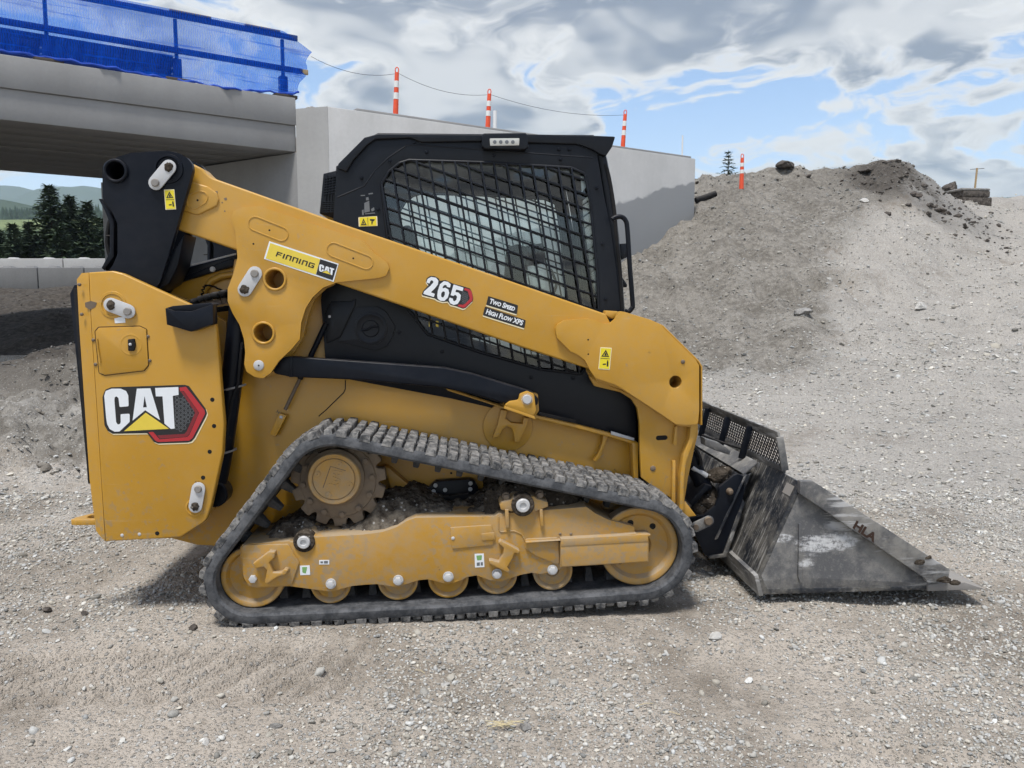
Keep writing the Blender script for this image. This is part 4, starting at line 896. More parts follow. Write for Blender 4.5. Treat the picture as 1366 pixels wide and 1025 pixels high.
# ---- lower control link
cl_ = prism('control_link', rnd(T(16, .285, [(80, 555), (95, 505), (165, 498), (500, 522), (860, 548), (985, 574), (1110, 612), (1262, 658), (1292, 690), (1290, 722), (1150, 715), (1000, 672), (850, 640), (500, 606), (165, 592), (88, 576)]), .02), .285, .345, BLK, root, .007, 3)
prism('link_collar', T(16, .28, [(155, 500), (172, 500), (172, 592), (155, 592)]), .281, .349, BLK, cl_, .002)
br = prism('link_bracket', rnd(T(16, .265, [(1138, 718), (1160, 702), (1200, 696), (1206, 668), (1240, 655), (1272, 668), (1282, 745), (1268, 770), (1150, 728)]), .012), .262, .284, YEL, root, .005)
prism('bracket_plate', rnd(T(16, .35, [(1138, 718), (1160, 702), (1200, 696), (1206, 668), (1240, 655), (1290, 668), (1295, 745), (1275, 775), (1150, 728)]), .012), .350, .39, YEL, br, .005)
prism('bracket_foot', T(16, .27, [(1140, 722), (1272, 768), (1280, 785), (1135, 735)]), .262, .44, YEL, br, .003)
lathe('pin', T(16, .258, [(1240, 693)])[0], [(0, .252), (.019, .252), (.021, .254), (.021, .262), (.028, .262), (.028, .2635)], ZINC, br, 20)
# ------------------------------------------------------------------ cab
cab_o = T(0, .42, [(451, 222), (486, 187), (504, 181.5), (642, 183), (790, 184), (796, 202), (805, 257), (814.6, 305), (822, 360), (828, 418), (834, 470), (846, 525), (849, 588), (712, 552), (592, 515), (470, 497), (434, 480), (428, 400), (444, 302), (448, 244)])
win = [(509, 246), (519, 229), (533, 218), (546, 214), (645, 217), (761, 224), (780, 232), (787, 266), (797, 366), (799, 420), (796, 468), (775, 499), (722, 493), (640, 470), (570, 446), (536, 400), (518, 330)]
win_o = rnd(T(0, .42, win), .02, 4)
cab = bpy.data.objects.new('cab', None); col.objects.link(cab); cab.parent = root
sp = prism('side_frame', rnd(cab_o, .02, 3), .42, .447, BLK_CLEAN, cab, .008, 3, [win_o])
prism('side_window', win_o, .4365, .4415, GLASS, cab, 0)
def clip(a, b, poly):
    ts = []; d = (b[0] - a[0], b[1] - a[1])
    for i in range(len(poly)):
        p, q = poly[i], poly[(i + 1) % len(poly)]; e = (q[0] - p[0], q[1] - p[1]); den = d[0] * e[1] - d[1] * e[0]
        if abs(den) < 1e-9: continue
        t = ((p[0] - a[0]) * e[1] - (p[1] - a[1]) * e[0]) / den; s = ((p[0] - a[0]) * d[1] - (p[1] - a[1]) * d[0]) / den
        if 0 <= s < 1: ts.append(t)
    ts.sort(); return [((a[0] + d[0] * t0, a[1] + d[1] * t0), (a[0] + d[0] * t1, a[1] + d[1] * t1)) for t0, t1 in zip(ts[::2], ts[1::2])]
winpx = rnd(win, 8, 4); bars = []
for k in range(24):
    x0 = 430 + k * 17.1
    bars += [(s, 'v') for s in clip((x0, 180), (x0 + .165 * 340, 520), winpx)]
for k in range(30):
    y0 = 60 + k * 18.6
    bars += [(s, 'h') for s in clip((480, y0), (830, y0 + .355 * 350), winpx)]
for (a, b), kind in bars:
    if math.hypot(a[0] - b[0], a[1] - b[1]) < 6: continue
    yl = .414 if kind == 'v' else .4195
    bar('grille_bar', M3(P(*a, yl), yl), M3(P(*b, yl), yl), .0092, .012, BLK_CLEAN, cab, (0, 1, 0), .002)
edge = win_o
tube('grille_frame', [M3(p, .418) for p in rnd(T(0, .418, win), .02, 4)], .007, BLK_CLEAN, cab, 8, True)
for z, x, y in ((6, 413, 92), (6, 463, 133), (6, 310, 170), (6, 193, 240), (6, 742, 147), (6, 1018, 163), (6, 1012, 122), (6, 1055, 122), (6, 1168, 281), (6, 262, 370), (6, 1192, 513), (6, 1205, 742), (22, 700, 437), (22, 867, 715), (22, 1092, 612), (22, 275, 495), (22, 583, 495), (15, 40, 578), (15, 300, 582)):
    hexbolt('bolt', T(z, .415, [(x, y)])[0], .0075, .421, .412, BLK, cab, True)
dome('cap', T(22, .41, [(64, 291)])[0], .009, .420, .410, ZINC, cab)
# stamped ridges of the door frame
tube('ridge', T3(6, .4235, [(95, 322), (165, 292), (205, 275), (250, 210), (305, 158), (380, 108), (420, 104), (700, 125), (900, 140), (1150, 158)]), .005, BLK_CLEAN, cab, 8)
tube('ridge', T3(6, .4235, [(165, 290), (160, 200), (215, 135), (225, 108), (255, 85), (395, 80), (405, 95), (440, 98), (690, 95)]), .004, BLK_CLEAN, cab, 8)
tube('ridge', T3(6, .4235, [(1140, 130), (1160, 300), (1195, 520), (1215, 780)]), .004, BLK_CLEAN, cab, 8)
rf = prism('roof', rnd(T(6, .40, [(92, 200), (97, 180), (205, 72), (262, 56), (690, 60), (885, 58), (1150, 64), (1246, 68), (1232, 112), (1206, 150), (1180, 140), (1150, 122), (1090, 100), (690, 88), (440, 92), (395, 74), (250, 80), (215, 105), (160, 165), (130, 215)]), .006, 3), .405, 1.93 - .405, BLK_CLEAN, cab, .012, 3)
prism('roof_deck', T(6, .5, [(215, 85), (265, 62), (1150, 70), (1150, 100), (265, 100)]), .46, 1.47, BLK_CLEAN, cab, .004)
wl = prism('work_light', rnd(T(6, .36, [(692, 62), (700, 54), (872, 52), (884, 62), (884, 112), (872, 122), (705, 120), (692, 108)]), .006), .365, .44, BLK_CLEAN, cab, .006, 3)
LENS = plain('lamp_lens', (.50, .50, .47), .25)
prism('lamp_lens', rnd(T(6, .36, [(724, 77), (848, 76), (846, 106), (726, 108)]), .004), .360, .366, LENS, cab, .002)
bm = bmesh.new()
for x in (745, 770, 795, 820): lathe_bm(bm, T(6, .36, [(x, 92)])[0], [(.009, .3605), (.008, .3592), (.004, .3585), (0, .3598)], 12)
bm_obj('lamp_diodes', bm, D_GREY, cab)
prism('cab_wall', T(6, .5, [(95, 200), (135, 180), (150, 300), (165, 500), (90, 500), (80, 440)]), .448, 1.93 - .448, BLK_CLEAN, cab, .004)
prism('cab_floor', T(0, .5, [(440, 470), (600, 500), (840, 560), (840, 585), (600, 530), (440, 500)]), .448, 1.93 - .448, BLK, cab, .004)
prism('toe_panel', T(0, .5, [(800, 440), (830, 440), (846, 560), (815, 560)]), .448, 1.93 - .448, BLK, cab, .004)
fa = T(0, .44, [(792, 190), (802, 205), (818, 300), (828, 418)])
for yl in (.46, 1.93 - .46): bm = bmesh.new(); sweep_bm(bm, smooth_path([M3(p, yl) for p in fa]), .026, 8); bm_obj('door_post', bm, BLK_CLEAN, cab)
prism('windscreen', T(0, .5, [(795, 205), (798, 205), (824, 418), (821, 418)]), .48, 1.45, GLASS_CLR, cab, 0)
tube('door_seal', smooth_path(T3(21, .44, [(178, 225), (200, 300), (225, 460), (235, 600), (255, 780), (262, 960)])), .010, BLK_MATT, cab)
tube('grab_handle', smooth_path(T3(21, .37, [(215, 505), (232, 495), (262, 492), (284, 512), (293, 560), (305, 750), (319, 930), (315, 955), (298, 973), (280, 970)]), 5), .0115, BLK, cab, 10)
prism('mirror', rnd(T(21, .5, [(255, 628), (300, 625), (305, 690), (262, 712)]), .006), .50, .56, BLK_CLEAN, cab, .006); prism('mirror', rnd(T(21, .5, [(262, 790), (292, 835), (290, 850), (265, 848)]), .006), .50, .56, BLK_CLEAN, cab, .006)
vb = prism('vent_housing', rnd(T(6, .43, [(34, 222), (92, 208), (100, 300), (85, 412), (18, 388), (24, 330)]), .006), .435, 1.49, BLK_CLEAN, cab, .006)
for f in range(7):
    y = 240 + f * 11; a, b = T(6, .43, [(40 - f * .8, y + 4), (86, y - 6)]); bar('louvre', M3(a, .431), M3(b, .431), .004, .010, BLK_CLEAN, cab, (0, 1, 0))
    y = 340 + f * 8.5
    if f < 6: a, b = T(6, .43, [(30, y), (84, y - 2)]); bar('louvre', M3(a, .431), M3(b, .431), .004, .010, BLK_CLEAN, cab, (0, 1, 0))
for x in (52, 64, 76): a, b = T(6, .43, [(x, 230), (x - 10, 385)]); bar('louvre', M3(a, .4305), M3(b, .4305), .003, .008, BLK_CLEAN, cab, (0, 1, 0))
# filler panel with the round cap below the arm
fpnl = prism('filler_panel', rnd(T(22, .41, [(160, 500), (310, 205), (505, 200), (585, 250), (665, 385), (640, 470), (590, 560), (480, 602), (140, 512)]), .015), .408, .421, BLK_CLEAN, cab, .006, 3)
lathe('round_cap', T(22, .40, [(440, 400)])[0], [(.077, .409), (.076, .402), (.066, .400), (.058, .404), (.040, .404), (.036, .399), (0, .399)], BLK_CLEAN, cab, 40)
tube('cap_grip', smooth_path(T3(22, .398, [(352, 412), (400, 412), (430, 395), (455, 385), (505, 385)])), .006, BLK, cab)
prism('side_pocket', rnd(T(22, .415, [(75, 150), (260, 150), (310, 120), (300, 190), (160, 480), (40, 540), (20, 260)]), .01), .413, .421, BLK_CLEAN, cab, .004)
prism('warning_tag', T(22, .417, [(970, 310), (992, 314), (992, 388), (970, 380)]), .4165, .4185, D_YELLOW2, cab, 0); prism('warning_tag', T(22, .417, [(1034, 328), (1058, 332), (1058, 388), (1034, 380)]), .4165, .4185, D_YELLOW2, cab, 0)
# inside: seat, armrest consoles, joysticks, screen
def pxz(px, py, yl): return M3(P(px, py, yl), yl)
def seat_box(name, pts, y0, y1, bev=.03): return prism(name, rnd(pts, .03, 4), y0, y1, BLK_MATT, cab, bev, 4)
seat_box('seat_cushion', T(0, .97, [(575, 430), (680, 428), (684, 446), (575, 452)]), .74, 1.19); seat_box('seat_back', T(0, .97, [(540, 335), (560, 330), (592, 430), (570, 436)]), .76, 1.17)
seat_box('head_rest', T(0, .97, [(535, 305), (550, 302), (557, 328), (541, 331)]), .86, 1.07, .015)
for yl in (.64, 1.22):
    prism('armrest', rnd(T(0, yl, [(610, 415), (690, 410), (694, 424), (612, 432)]), .01), yl - .05, yl + .05, BLK_MATT, cab, .01)
    tube('joystick', [pxz(684, 412, yl), pxz(686, 392, yl), pxz(691, 378, yl)], [.02, .014, .019], BLK_MATT, cab, 10)
prism('side_console', rnd(T(0, .62, [(676, 330), (690, 326), (704, 330), (700, 425), (668, 430)]), .01), .60, .66, BLK_MATT, cab, .01)
prism('display', rnd(T(0, 1.15, [(700, 330), (722, 326), (724, 352), (702, 356)]), .004), 1.05, 1.16, BLK_CLEAN, cab, .006)
tube('hose', smooth_path([pxz(735, 360, .8), pxz(742, 380, .85), pxz(736, 400, .8), pxz(742, 425, .8)]), .008, BLK_MATT, cab)
prism('paper_notice', T(6, .45, [(1100, 235), (1125, 235), (1132, 270), (1105, 300)]), .447, .449, D_WHITE, cab, 0)
for o in list(cab.children):
    if o.name.split('.')[0] in ('side_frame', 'side_window', 'grille_bar', 'grille_frame'):
        c = o.copy(); col.objects.link(c); c.scale = (1, -1, 1)
# hydraulic filter and hoses in the dark front opening
tube('filter', T3(15, .46, [(455, 790), (452, 870)]), .022, BLK_MATT, root, 16); tube('hose', smooth_path(T3(15, .47, [(595, 690), (590, 760), (540, 840), (510, 880)])), .006, BLK_MATT, root)
prism('bulkhead', T(0, .6, [(840, 470), (860, 520), (866, 640), (850, 660)]), .47, 1.46, BLK, root, .005)

# ------------------------------------------------------------------ undercarriage
def wheel_c(px, py, r, yl): c = P(px, py, yl); e = P(px + r, py, yl); return c, e[0] - c[0]
WY = .085
ridl, rr_i = wheel_c(339, 768, 43, WY); fidl, fr_i = wheel_c(851, 727.5, 52, WY); spr, sr = wheel_c(452, 640, 63.5, .19)
rol = [wheel_c(441.5, 778.6, 27, WY), wheel_c(531, 774, 27, WY), wheel_c(598, 771, 27, WY), wheel_c(598 + 0 * 1, 771, 27, WY), wheel_c(663, 766, 27, WY), wheel_c(737, 761, 26.5, WY)]
rol.pop(3)
pts = []
for (c, r) in [(ridl, rr_i), (fidl, fr_i), (spr, .182)] + rol: pts += circ(c, r + .003, 90)
pts = sorted(set((round(x, 6), round(z, 6)) for x, z in pts))
def half(ps):
    h = []
    for p in ps:
        while len(h) > 1 and (h[-1][0] - h[-2][0]) * (p[1] - h[-2][1]) - (h[-1][1] - h[-2][1]) * (p[0] - h[-2][0]) <= 0: h.pop()
        h.append(p)
    return h
hull = half(pts)[:-1] + half(pts[::-1])[:-1]; hl = [Vector(p) for p in hull] + [Vector(hull[0])]
seg = [(b - a).length for a, b in zip(hl, hl[1:])]; tot = sum(seg)
def loop_at(s):
    s %= tot
    for a, b, l in zip(hl, hl[1:], seg):
        if s <= l: t = (b - a).normalized(); return a + t * s, t
        s -= l
    return hl[0], (hl[1] - hl[0]).normalized()
NL = 2 * int(tot / .0465 / 2); NB = NL * 2
BT, TWD = .048, .40
def smooth_normal(s, w=.04):
    t = Vector((0, 0))
    for k in range(-3, 4): t += loop_at(s + k * w / 3)[1]
    t.normalize(); return Vector((t.y, -t.x))
prof = [(.010, 0), (.0, .010), (.0, .036), (.008, BT), (TWD - .008, BT), (TWD, .036), (TWD, .010), (TWD - .010, 0)]
def make_belt(flip):
    V = []; F = []
    for i in range(NB):
        s = i / NB * tot; p, _ = loop_at(s); n_ = smooth_normal(s)
        for y, d in prof: q = p + n_ * d; V.append((q.x, y - HW, q.y))
    m = len(prof)
    for i in range(NB):
        j = (i + 1) % NB
        for k in range(m): F.append((i * m + k, i * m + (k + 1) % m, j * m + (k + 1) % m, j * m + k))
    return V, F
V, F = make_belt(False); track = py_obj('rubber_track', V, F, BELT, root, 40)
bmx = bmesh.new(); bmx.from_mesh(track.data); bmesh.ops.recalc_face_normals(bmx, faces=bmx.faces); bmx.to_mesh(track.data); bmx.free()
def lug_mesh(name, segs, w, h, seed):
    """one bar across the belt, cut by shallow slots"""
    bm = bmesh.new(); r_ = random.Random(seed); prof_ = []
    for i, (y0, y1, sh) in enumerate(segs):
        prof_ += [(y0, -.002 if i == 0 else .006, sh), (y0 + .004, h + r_.uniform(-.002, .001), sh), (y1 - .003, h + r_.uniform(-.002, .001), sh), (y1, .006 if i < len(segs) - 1 else -.002, sh)]
    rings = [[bm.verts.new((x * (1 if k else 1.28) + sh + r_.uniform(-.0012, .0012), y, z_)) for k, (x, z_) in enumerate(((-w / 2, -.006), (-w / 2, hh), (w / 2, hh), (w / 2 * 1.28, -.006)))] for y, hh, sh in prof_]
    for A, B in zip(rings, rings[1:]):
        for k in range(4): bm.faces.new((A[k], A[(k + 1) % 4], B[(k + 1) % 4], B[k]))
    bm.faces.new(rings[0]); bm.faces.new(rings[-1][::-1]); bmesh.ops.recalc_face_normals(bm, faces=bm.faces)
    bmesh.ops.bevel(bm, geom=[e for e in bm.edges if min(v.co.z for v in e.verts) > h * .7], offset=.0026, segments=1, profile=.5, affect='EDGES', clamp_overlap=True)
    me = bpy.data.meshes.new(name); bm.normal_update(); bm.to_mesh(me); bm.free(); me.materials.append(TREAD); return me
lugA = [lug_mesh('tread_lug', [(.001, .085 + j, 0), (.089 + j, .165, .003), (.175, .225, .0), (.235, .311 + j, .003), (.315 + j, .399, 0)], .037 - j * .1, .024 - j * .2, 3 + int(j * 1e3)) for j in (0, .006, .010)]
lugB = [lug_mesh('tread_lug', [(.012 + j, .10, 0), (.108, .18, .002), (.22, .288, .002), (.296, .378, 0)], .029 + j * .1, .023 - j * .2, 23 + int(j * 1e3)) for j in (0, .006, .010)]
frames = []
for i in range(NL):
    s = (i + .5) / NL * tot; p, _ = loop_at(s); n_ = smooth_normal(s); frames.append((p + n_ * BT, math.atan2(n_.x, n_.y)))
for i, (p, th) in enumerate(frames):
    me = (lugA if i % 2 == 0 else lugB)[rng.randrange(3)]; o = bpy.data.objects.new('tread_lug', me); col.objects.link(o); o.parent = track
    o.location = (p.x, -HW, p.y); o.rotation_euler = (rng.uniform(-.006, .006), th, 0)
bm = bmesh.new(); bmesh.ops.create_cube(bm, size=1)
for v in bm.verts: t_ = v.co.z > 0; v.co = Vector((v.co.x * (.024 if t_ else .042), v.co.y * (.035 if t_ else .07), .062 if t_ else -.002))
bmesh.ops.bevel(bm, geom=bm.edges[:], offset=.005, segments=2, profile=.5, affect='EDGES', clamp_overlap=True); dme = bpy.data.meshes.new('drive_lug'); bm.to_mesh(dme); bm.free(); dme.materials.append(GUIDE)
ND = int(tot / .098)
for i in range(ND):
    s = (i + .3) / ND * tot; p, _ = loop_at(s); n_ = smooth_normal(s)
    o = bpy.data.objects.new('drive_lug', dme); col.objects.link(o); o.parent = track; o.location = (p.x, .20 - HW, p.y); o.rotation_euler = (0, math.atan2(-n_.x, -n_.y), 0)
# far side track: belt with its lugs
ft = py_obj('rubber_track', V, F, BELT, root, 40); ft.scale = (1, -1, 1)
Vl = []; Fl = []
for i, (p, th) in enumerate(frames):
    c_, s_ = math.cos(th), math.sin(th); b = len(Vl)
    for y0, y1 in ((.001, .18), (.21, .399)):
        b = len(Vl)
        for x, y, z in ((-.016, y0, 0), (.016, y0, 0), (.016, y1, 0), (-.016, y1, 0), (-.013, y0, .026), (.013, y0, .026), (.013, y1, .026), (-.013, y1, .026)): Vl.append((p.x + c_ * x + s_ * z, y - HW, p.y - s_ * x + c_ * z))
        Fl += [tuple(b + k for k in f) for f in ((0, 1, 5, 4), (1, 2, 6, 5), (2, 3, 7, 6), (3, 0, 4, 7), (4, 5, 6, 7))]
stuff(py_obj('tread_pattern', Vl, Fl, TREAD, ft, 20))
# frame
fr_pts = T(7, .05, [(207, 690), (207, 650), (218, 636), (428, 622), (445, 628), (470, 600), (520, 590), (550, 604), (760, 592), (855, 580), (920, 557), (965, 530), (1005, 515), (1366, 509)]) + \
    T(8, .05, [(290, 498), (420, 488), (520, 480), (690, 466), (730, 495), (790, 524), (910, 556), (910, 600), (700, 640), (580, 745), (540, 762), (480, 772), (440, 766), (390, 776), (300, 806), (250, 800), (190, 778), (150, 785), (90, 812), (40, 812)]) + \
    T(7, .05, [(1250, 790), (1150, 818), (1060, 796), (1020, 800), (920, 832), (830, 818), (780, 820), (720, 826), (620, 852), (540, 842), (430, 827), (285, 835), (245, 830), (222, 790)])
uf = prism('track_frame', rnd(fr_pts, .008, 3), .05, .33, YEL_D, root, .010, 3)
prism('idler_cover', rnd(T(7, .04, [(212, 655), (220, 640), (425, 636), (475, 722), (440, 822), (282, 834), (246, 828), (220, 790)]), .012), .041, .052, YEL_D, uf, .004)
prism('idler_shoe', rnd(T(32, .03, [(275, 365), (480, 355), (485, 525), (345, 470), (280, 425)]), .012), .038, .052, YEL_D, uf, .004)
prism('tension_box', T(32, .02, [(490, 358), (1024, 330), (1028, 500), (490, 533)]), .015, .12, YEL_D, uf, .008, 3)
prism('box_lid', T(32, .012, [(495, 362), (1022, 334), (1022, 376), (495, 405)]), .0125, .016, YEL_D, uf, .0012)
prism('top_shelf', T(32, .06, [(275, 362), (490, 352), (940, 312), (940, 322), (1024, 318), (1024, 328), (490, 358), (275, 372)]), .02, .20, YEL_D, uf, .004)
prism('grease_cover', rnd(T(8, .045, [(70, 560), (258, 548), (265, 578), (265, 640), (80, 658), (72, 620)]), .005), .0435, .052, YEL_D, uf, .0025)
prism('cover_tab', rnd(T(8, .042, [(212, 588), (272, 580), (275, 615), (214, 620)]), .005), .0395, .044, YEL_D, uf, .002); dome('screw', T(8, .043, [(83, 609)])[0], .008, .044, .039, ZINC, uf)
tube('weld_seam', T3(8, .049, [(290, 510), (292, 570), (300, 580), (360, 575), (395, 590), (412, 620)]), .003, YEL_D, uf, 6)
def tie(z, pts, yl): return prism('tie_down', rnd(T(z, yl, pts), .006), yl - .028, yl + .012, YEL_D, uf, .006, 3)
tie(7, [(270, 715), (345, 660), (372, 662), (370, 688), (345, 712), (362, 755), (400, 755), (415, 738), (432, 745), (420, 765), (385, 775), (335, 808), (325, 800), (335, 745), (320, 730), (285, 738)], .04)
tie(32, [(108, 372), (125, 358), (195, 395), (240, 420), (235, 440), (208, 432), (195, 470), (165, 520), (180, 545), (165, 552), (60, 500), (52, 480), (70, 478), (115, 490), (140, 440), (145, 405)], .045)
def bush(z, c, ro, yl, parent):
    p = T(z, yl, [c])[0]; lathe('pivot_ring', p, [(ro, yl + .05), (ro, yl), (ro * .92, yl - .005), (ro * .66, yl - .005), (ro * .62, yl + .004), (0, yl + .004)], MUD_DARK, parent, 28)
    return lathe('pivot_cap', p, [(ro * .62, yl + .004), (ro * .60, yl - .012), (ro * .52, yl - .016), (ro * .30, yl - .016), (ro * .26, yl - .010), (0, yl - .010)], ZINC, parent, 28)
bush(7, (497, 625), .046, .045, uf); bush(32, (262, 155), .050, .025, uf)
prism('pivot_clamp', rnd(T(32, .05, [(118, 150), (130, 130), (190, 115), (205, 100), (330, 100), (345, 112), (410, 130), (416, 160), (390, 170), (340, 190), (190, 190), (128, 180)]), .008), .035, .16, YEL_D, uf, .008)
prism('clamp_stud', T(32, .035, [(152, 180), (175, 180), (180, 290), (158, 292)]), .030, .06, YEL_D, uf, .004); prism('clamp_stud', T(32, .035, [(362, 180), (382, 180), (390, 282), (368, 284)]), .030, .06, YEL_D, uf, .004)
hexbolt('bolt', T(32, .06, [(160, 105)])[0], .014, .075, .045, STEEL_D, uf); hexbolt('bolt', T(32, .06, [(365, 92)])[0], .014, .075, .045, STEEL_D, uf)
for z, x, y in ((7, 617, 822), (7, 925, 806), (7, 1155, 790), (8, 60, 790), (8, 284, 776), (8, 538, 758), (7, 263, 796)): hexbolt('axle_bolt', T(z, .03, [(x, y)])[0], .0175, .050, .026, ZINC, uf)
for x, y in ((572, 592), (622, 592)): dome('plug', T(8, .04, [(x, y)])[0], .007, .052, .045, STEEL_D, uf)
for z, q in ((7, [(478, 734), (523, 732), (525, 775), (480, 777)]), (7, [(566, 708), (612, 708), (612, 728), (566, 728)]), (7, [(1274, 680), (1316, 678), (1319, 740), (1276, 742)])):
    st = prism('sticker', T(z, .0488, q), .0484, .0495, D_WHITE, uf, 0)
LG = plain('print_green', (.18, .36, .12), .5)
for z, q in ((7, [(488, 740), (512, 740), (505, 770), (490, 765)]), (7, [(1282, 688), (1308, 686), (1306, 708), (1286, 710)])): prism('sticker_mark', rnd(T(z, .048, q), .003), .0480, .0490, LG, uf, 0)
for q in ([(572, 714), (584, 714), (584, 723), (572, 723)], [(588, 712), (606, 712), (606, 724), (588, 724)], [(1284, 720), (1298, 718), (1298, 734), (1284, 735)], [(1302, 718), (1312, 718), (1312, 733), (1302, 733)]): prism('sticker_mark', T(7, .048, q), .0480, .0490, D_GREY, uf, 0)
# wheels
def flanged(name, c, r, y0, y1, parent, mat=YEL_D, n=40, dish=.02):
    return lathe(name, c, [(0, y0 + dish), (r * .30, y0 + dish), (r * .34, y0 + dish * .7), (r * .55, y0 + dish), (r * .76, y0 + dish), (r * .84, y0 + .004), (r * .90, y0), (r * .97, y0 + .001), (r, y0 + .006), (r, y1 - .004), (r * .9, y1), (0, y1)], mat, parent, n)
for c, r in rol:
    w_ = flanged('roller', c, r, WY - .012, WY + .055, uf); flanged('roller', c, r, .26, .32, uf); lathe('roller_axle', c, [(.035, WY + .05), (.035, .265)], STEEL_D, uf, 16)
for nm, c, r in (('idler_wheel', ridl, rr_i), ('idler_wheel', fidl, fr_i)):
    flanged(nm, c, r, WY - .02, WY + .055, uf, YEL_D, 56, .026); flanged('idler_wheel', c, r, .26, .335, uf, YEL_D, 56); lathe('idler_axle', c, [(.06, WY + .05), (.06, .265)], STEEL_D, uf, 20)
    lathe('idler_rim', c, [(r * 1.001, WY - .016), (r * 1.004, WY + .045)], STEEL_D, uf, 56)
for a in (.9, 1.9, 2.9, 3.9): dome('idler_hole', (fidl[0] + fr_i * .60 * math.cos(a), fidl[1] + fr_i * .60 * math.sin(a)), .016, WY + .008, WY + .004, HOLE, uf)
# sprocket and final drive hub
NT_ = 15; tp = []
for k in range(NT_):
    a0 = 2 * math.pi * k / NT_ + .12; da = 2 * math.pi / NT_
    for f, rr_ in ((-.30, .985), (-.22, 1.0), (.22, 1.0), (.30, .985), (.36, .90), (.42, .855), (.5, .84), (.58, .855), (.64, .90)): tp.append((spr[0] + sr * rr_ * math.cos(a0 + da * f), spr[1] + sr * rr_ * math.sin(a0 + da * f)))
sk = prism('sprocket', tp, .175, .225, STEEL_D, root, .006, 2)
lathe('sprocket_rim', spr, [(sr * .80, .176), (sr * .78, .168), (sr * .70, .166), (sr * .50, .150), (sr * .3, .150)], STEEL_D, sk, 40)
for k in range(12): a = k * math.pi / 6 + .1; hexbolt('bolt', (spr[0] + sr * .72 * math.cos(a), spr[1] + sr * .72 * math.sin(a)), .0135, .168, .150, STEEL_D, sk)
hb, hr = wheel_c(445.5, 639.5, 35.3, .10)
lathe('drive_housing', hb, [(hr * 1.12, .175), (hr * 1.12, .125), (hr * 1.02, .112)], STEEL_D, sk, 44)
lathe('hub_cap', hb, [(hr * 1.02, .125), (hr * 1.0, .104), (hr * .96, .098), (hr * .86, .098), (hr * .85, .100), (hr * .82, .100), (hr * .815, .106), (hr * .79, .106), (hr * .78, .099), (0, .099)], YEL_D, sk, 56)
for k in range(4): a = k * math.pi / 2 + 1.22; q = (hb[0] + hr * .64 * math.cos(a), hb[1] + hr * .64 * math.sin(a)); lathe('hub_screw', q, [(.0125, .0995), (.0125, .0955), (.010, .0948), (.004, .0948), (.0035, .097), (0, .097)], YEL_D, sk, 16)
# mud packed on the frame and above
def heap(name, x0, x1, y0, y1, fz, mat, parent, nx=90, ny=26, seed=3, amp=.03):
    xs = np.linspace(x0, x1, nx); ys = np.linspace(y0, y1, ny); XX, YY = np.meshgrid(xs, ys)
    ZZ = fz(XX, YY) + fbm(XX * 14, YY * 14, 4, seed) * amp + np.abs(fbm(XX * 34, YY * 34, 3, seed + 5)) * amp * .6
    ii = np.arange(XX.size).reshape(XX.shape); F = np.stack([ii[:-1, :-1], ii[:-1, 1:], ii[1:, 1:], ii[1:, :-1]], -1).reshape(-1, 4)
    me = np_mesh(name, np.stack([XX, YY - HW, ZZ], -1).reshape(-1, 3), F); o = link(name, me, mat, parent, 180); return stuff(o)
def prof_fn(z, yl, pts):
    q = T(z, yl, pts); px__ = [p[0] for p in q]; pz__ = [p[1] for p in q]; return lambda X: np.interp(X, px__, pz__)
pf = prof_fn(7, .16, [(225, 632), (300, 612), (350, 575), (420, 545), (520, 545), (640, 560), (760, 530), (840, 450), (980, 430), (1080, 455), (1180, 480), (1290, 470), (1366, 430)]); pf2 = prof_fn(32, .16, [(-20, 160), (20, 90), (80, 40), (150, 20), (300, 20), (420, 40), (560, 70), (640, 150), (700, 220)])
ff = prof_fn(7, .05, [(225, 632), (440, 622), (550, 606), (760, 593), (855, 582), (920, 558), (1005, 517), (1366, 512)]); ff2 = prof_fn(32, .05, [(-20, 230), (300, 200), (500, 180), (640, 170), (700, 230)])
xl = P(*px_(7, 225, 620), .1)[0]; xm = P(*px_(7, 1340, 500), .1)[0]; xr = P(*px_(32, 690, 200), .1)[0]
def blend(f0, f1): return lambda X, Y: f0(X) - .035 + (f1(X) - f0(X) + .03) * sst(.055, .18, Y) - .25 * sst(.36, .45, Y) * 0
heap('packed_mud', xl, xm, .060, .445, blend(ff, pf), MUD, uf, 150, 40, 3, .030); heap('packed_mud', xm - .02, xr, .060, .40, blend(ff2, pf2), MUD_DARK, uf, 90, 34, 9, .034)

# ------------------------------------------------------------------ bucket and coupler
BY0, BY1 = .10, 1.83
bu = bpy.data.objects.new('bucket', None); col.objects.link(bu); bu.parent = root
shell = T(0, BY0, [(1066, 643), (1010, 768), (1015, 793.5), (1240, 787), (1300, 785), (1300, 782.5), (1240, 782), (1024, 786), (1016, 768), (1072, 645)])
prism('shell', shell, BY0, BY1, BUCK, bu, .003)
prism('cutting_edge', T(0, BY0, [(1236, 788), (1314, 785.5), (1285, 776), (1236, 779)]), BY0 - .01, BY1 + .01, GRYM, bu, .003)
sideB = T(0, BY0, [(1066, 644), (1012, 768), (1016.5, 791), (1240, 785), (1258, 780), (1248, 772), (1075, 652)])
for o in (prism('side_plate', rnd(sideB, .004), BY0 + .002, BY0 + .020, BUCK2, bu, .003),): c = o.copy(); col.objects.link(c); c.scale = (1, -1, 1)
sc_ = prism('side_cutter', rnd(T(0, .07, [(1067.5, 642), (1084.5, 642), (1267, 760), (1265, 774), (1238, 778), (1234, 772), (1067, 659)]), .004), .068, BY0 + .0015, BUCK2, bu, .003)
c = sc_.copy(); col.objects.link(c); c.scale = (1, -1, 1)
prism('side_gusset', T(9, .08, [(582, 560), (592, 560), (596, 800), (588, 806), (578, 780)]), .090, BY0 + .003, BUCK2, bu, .002)
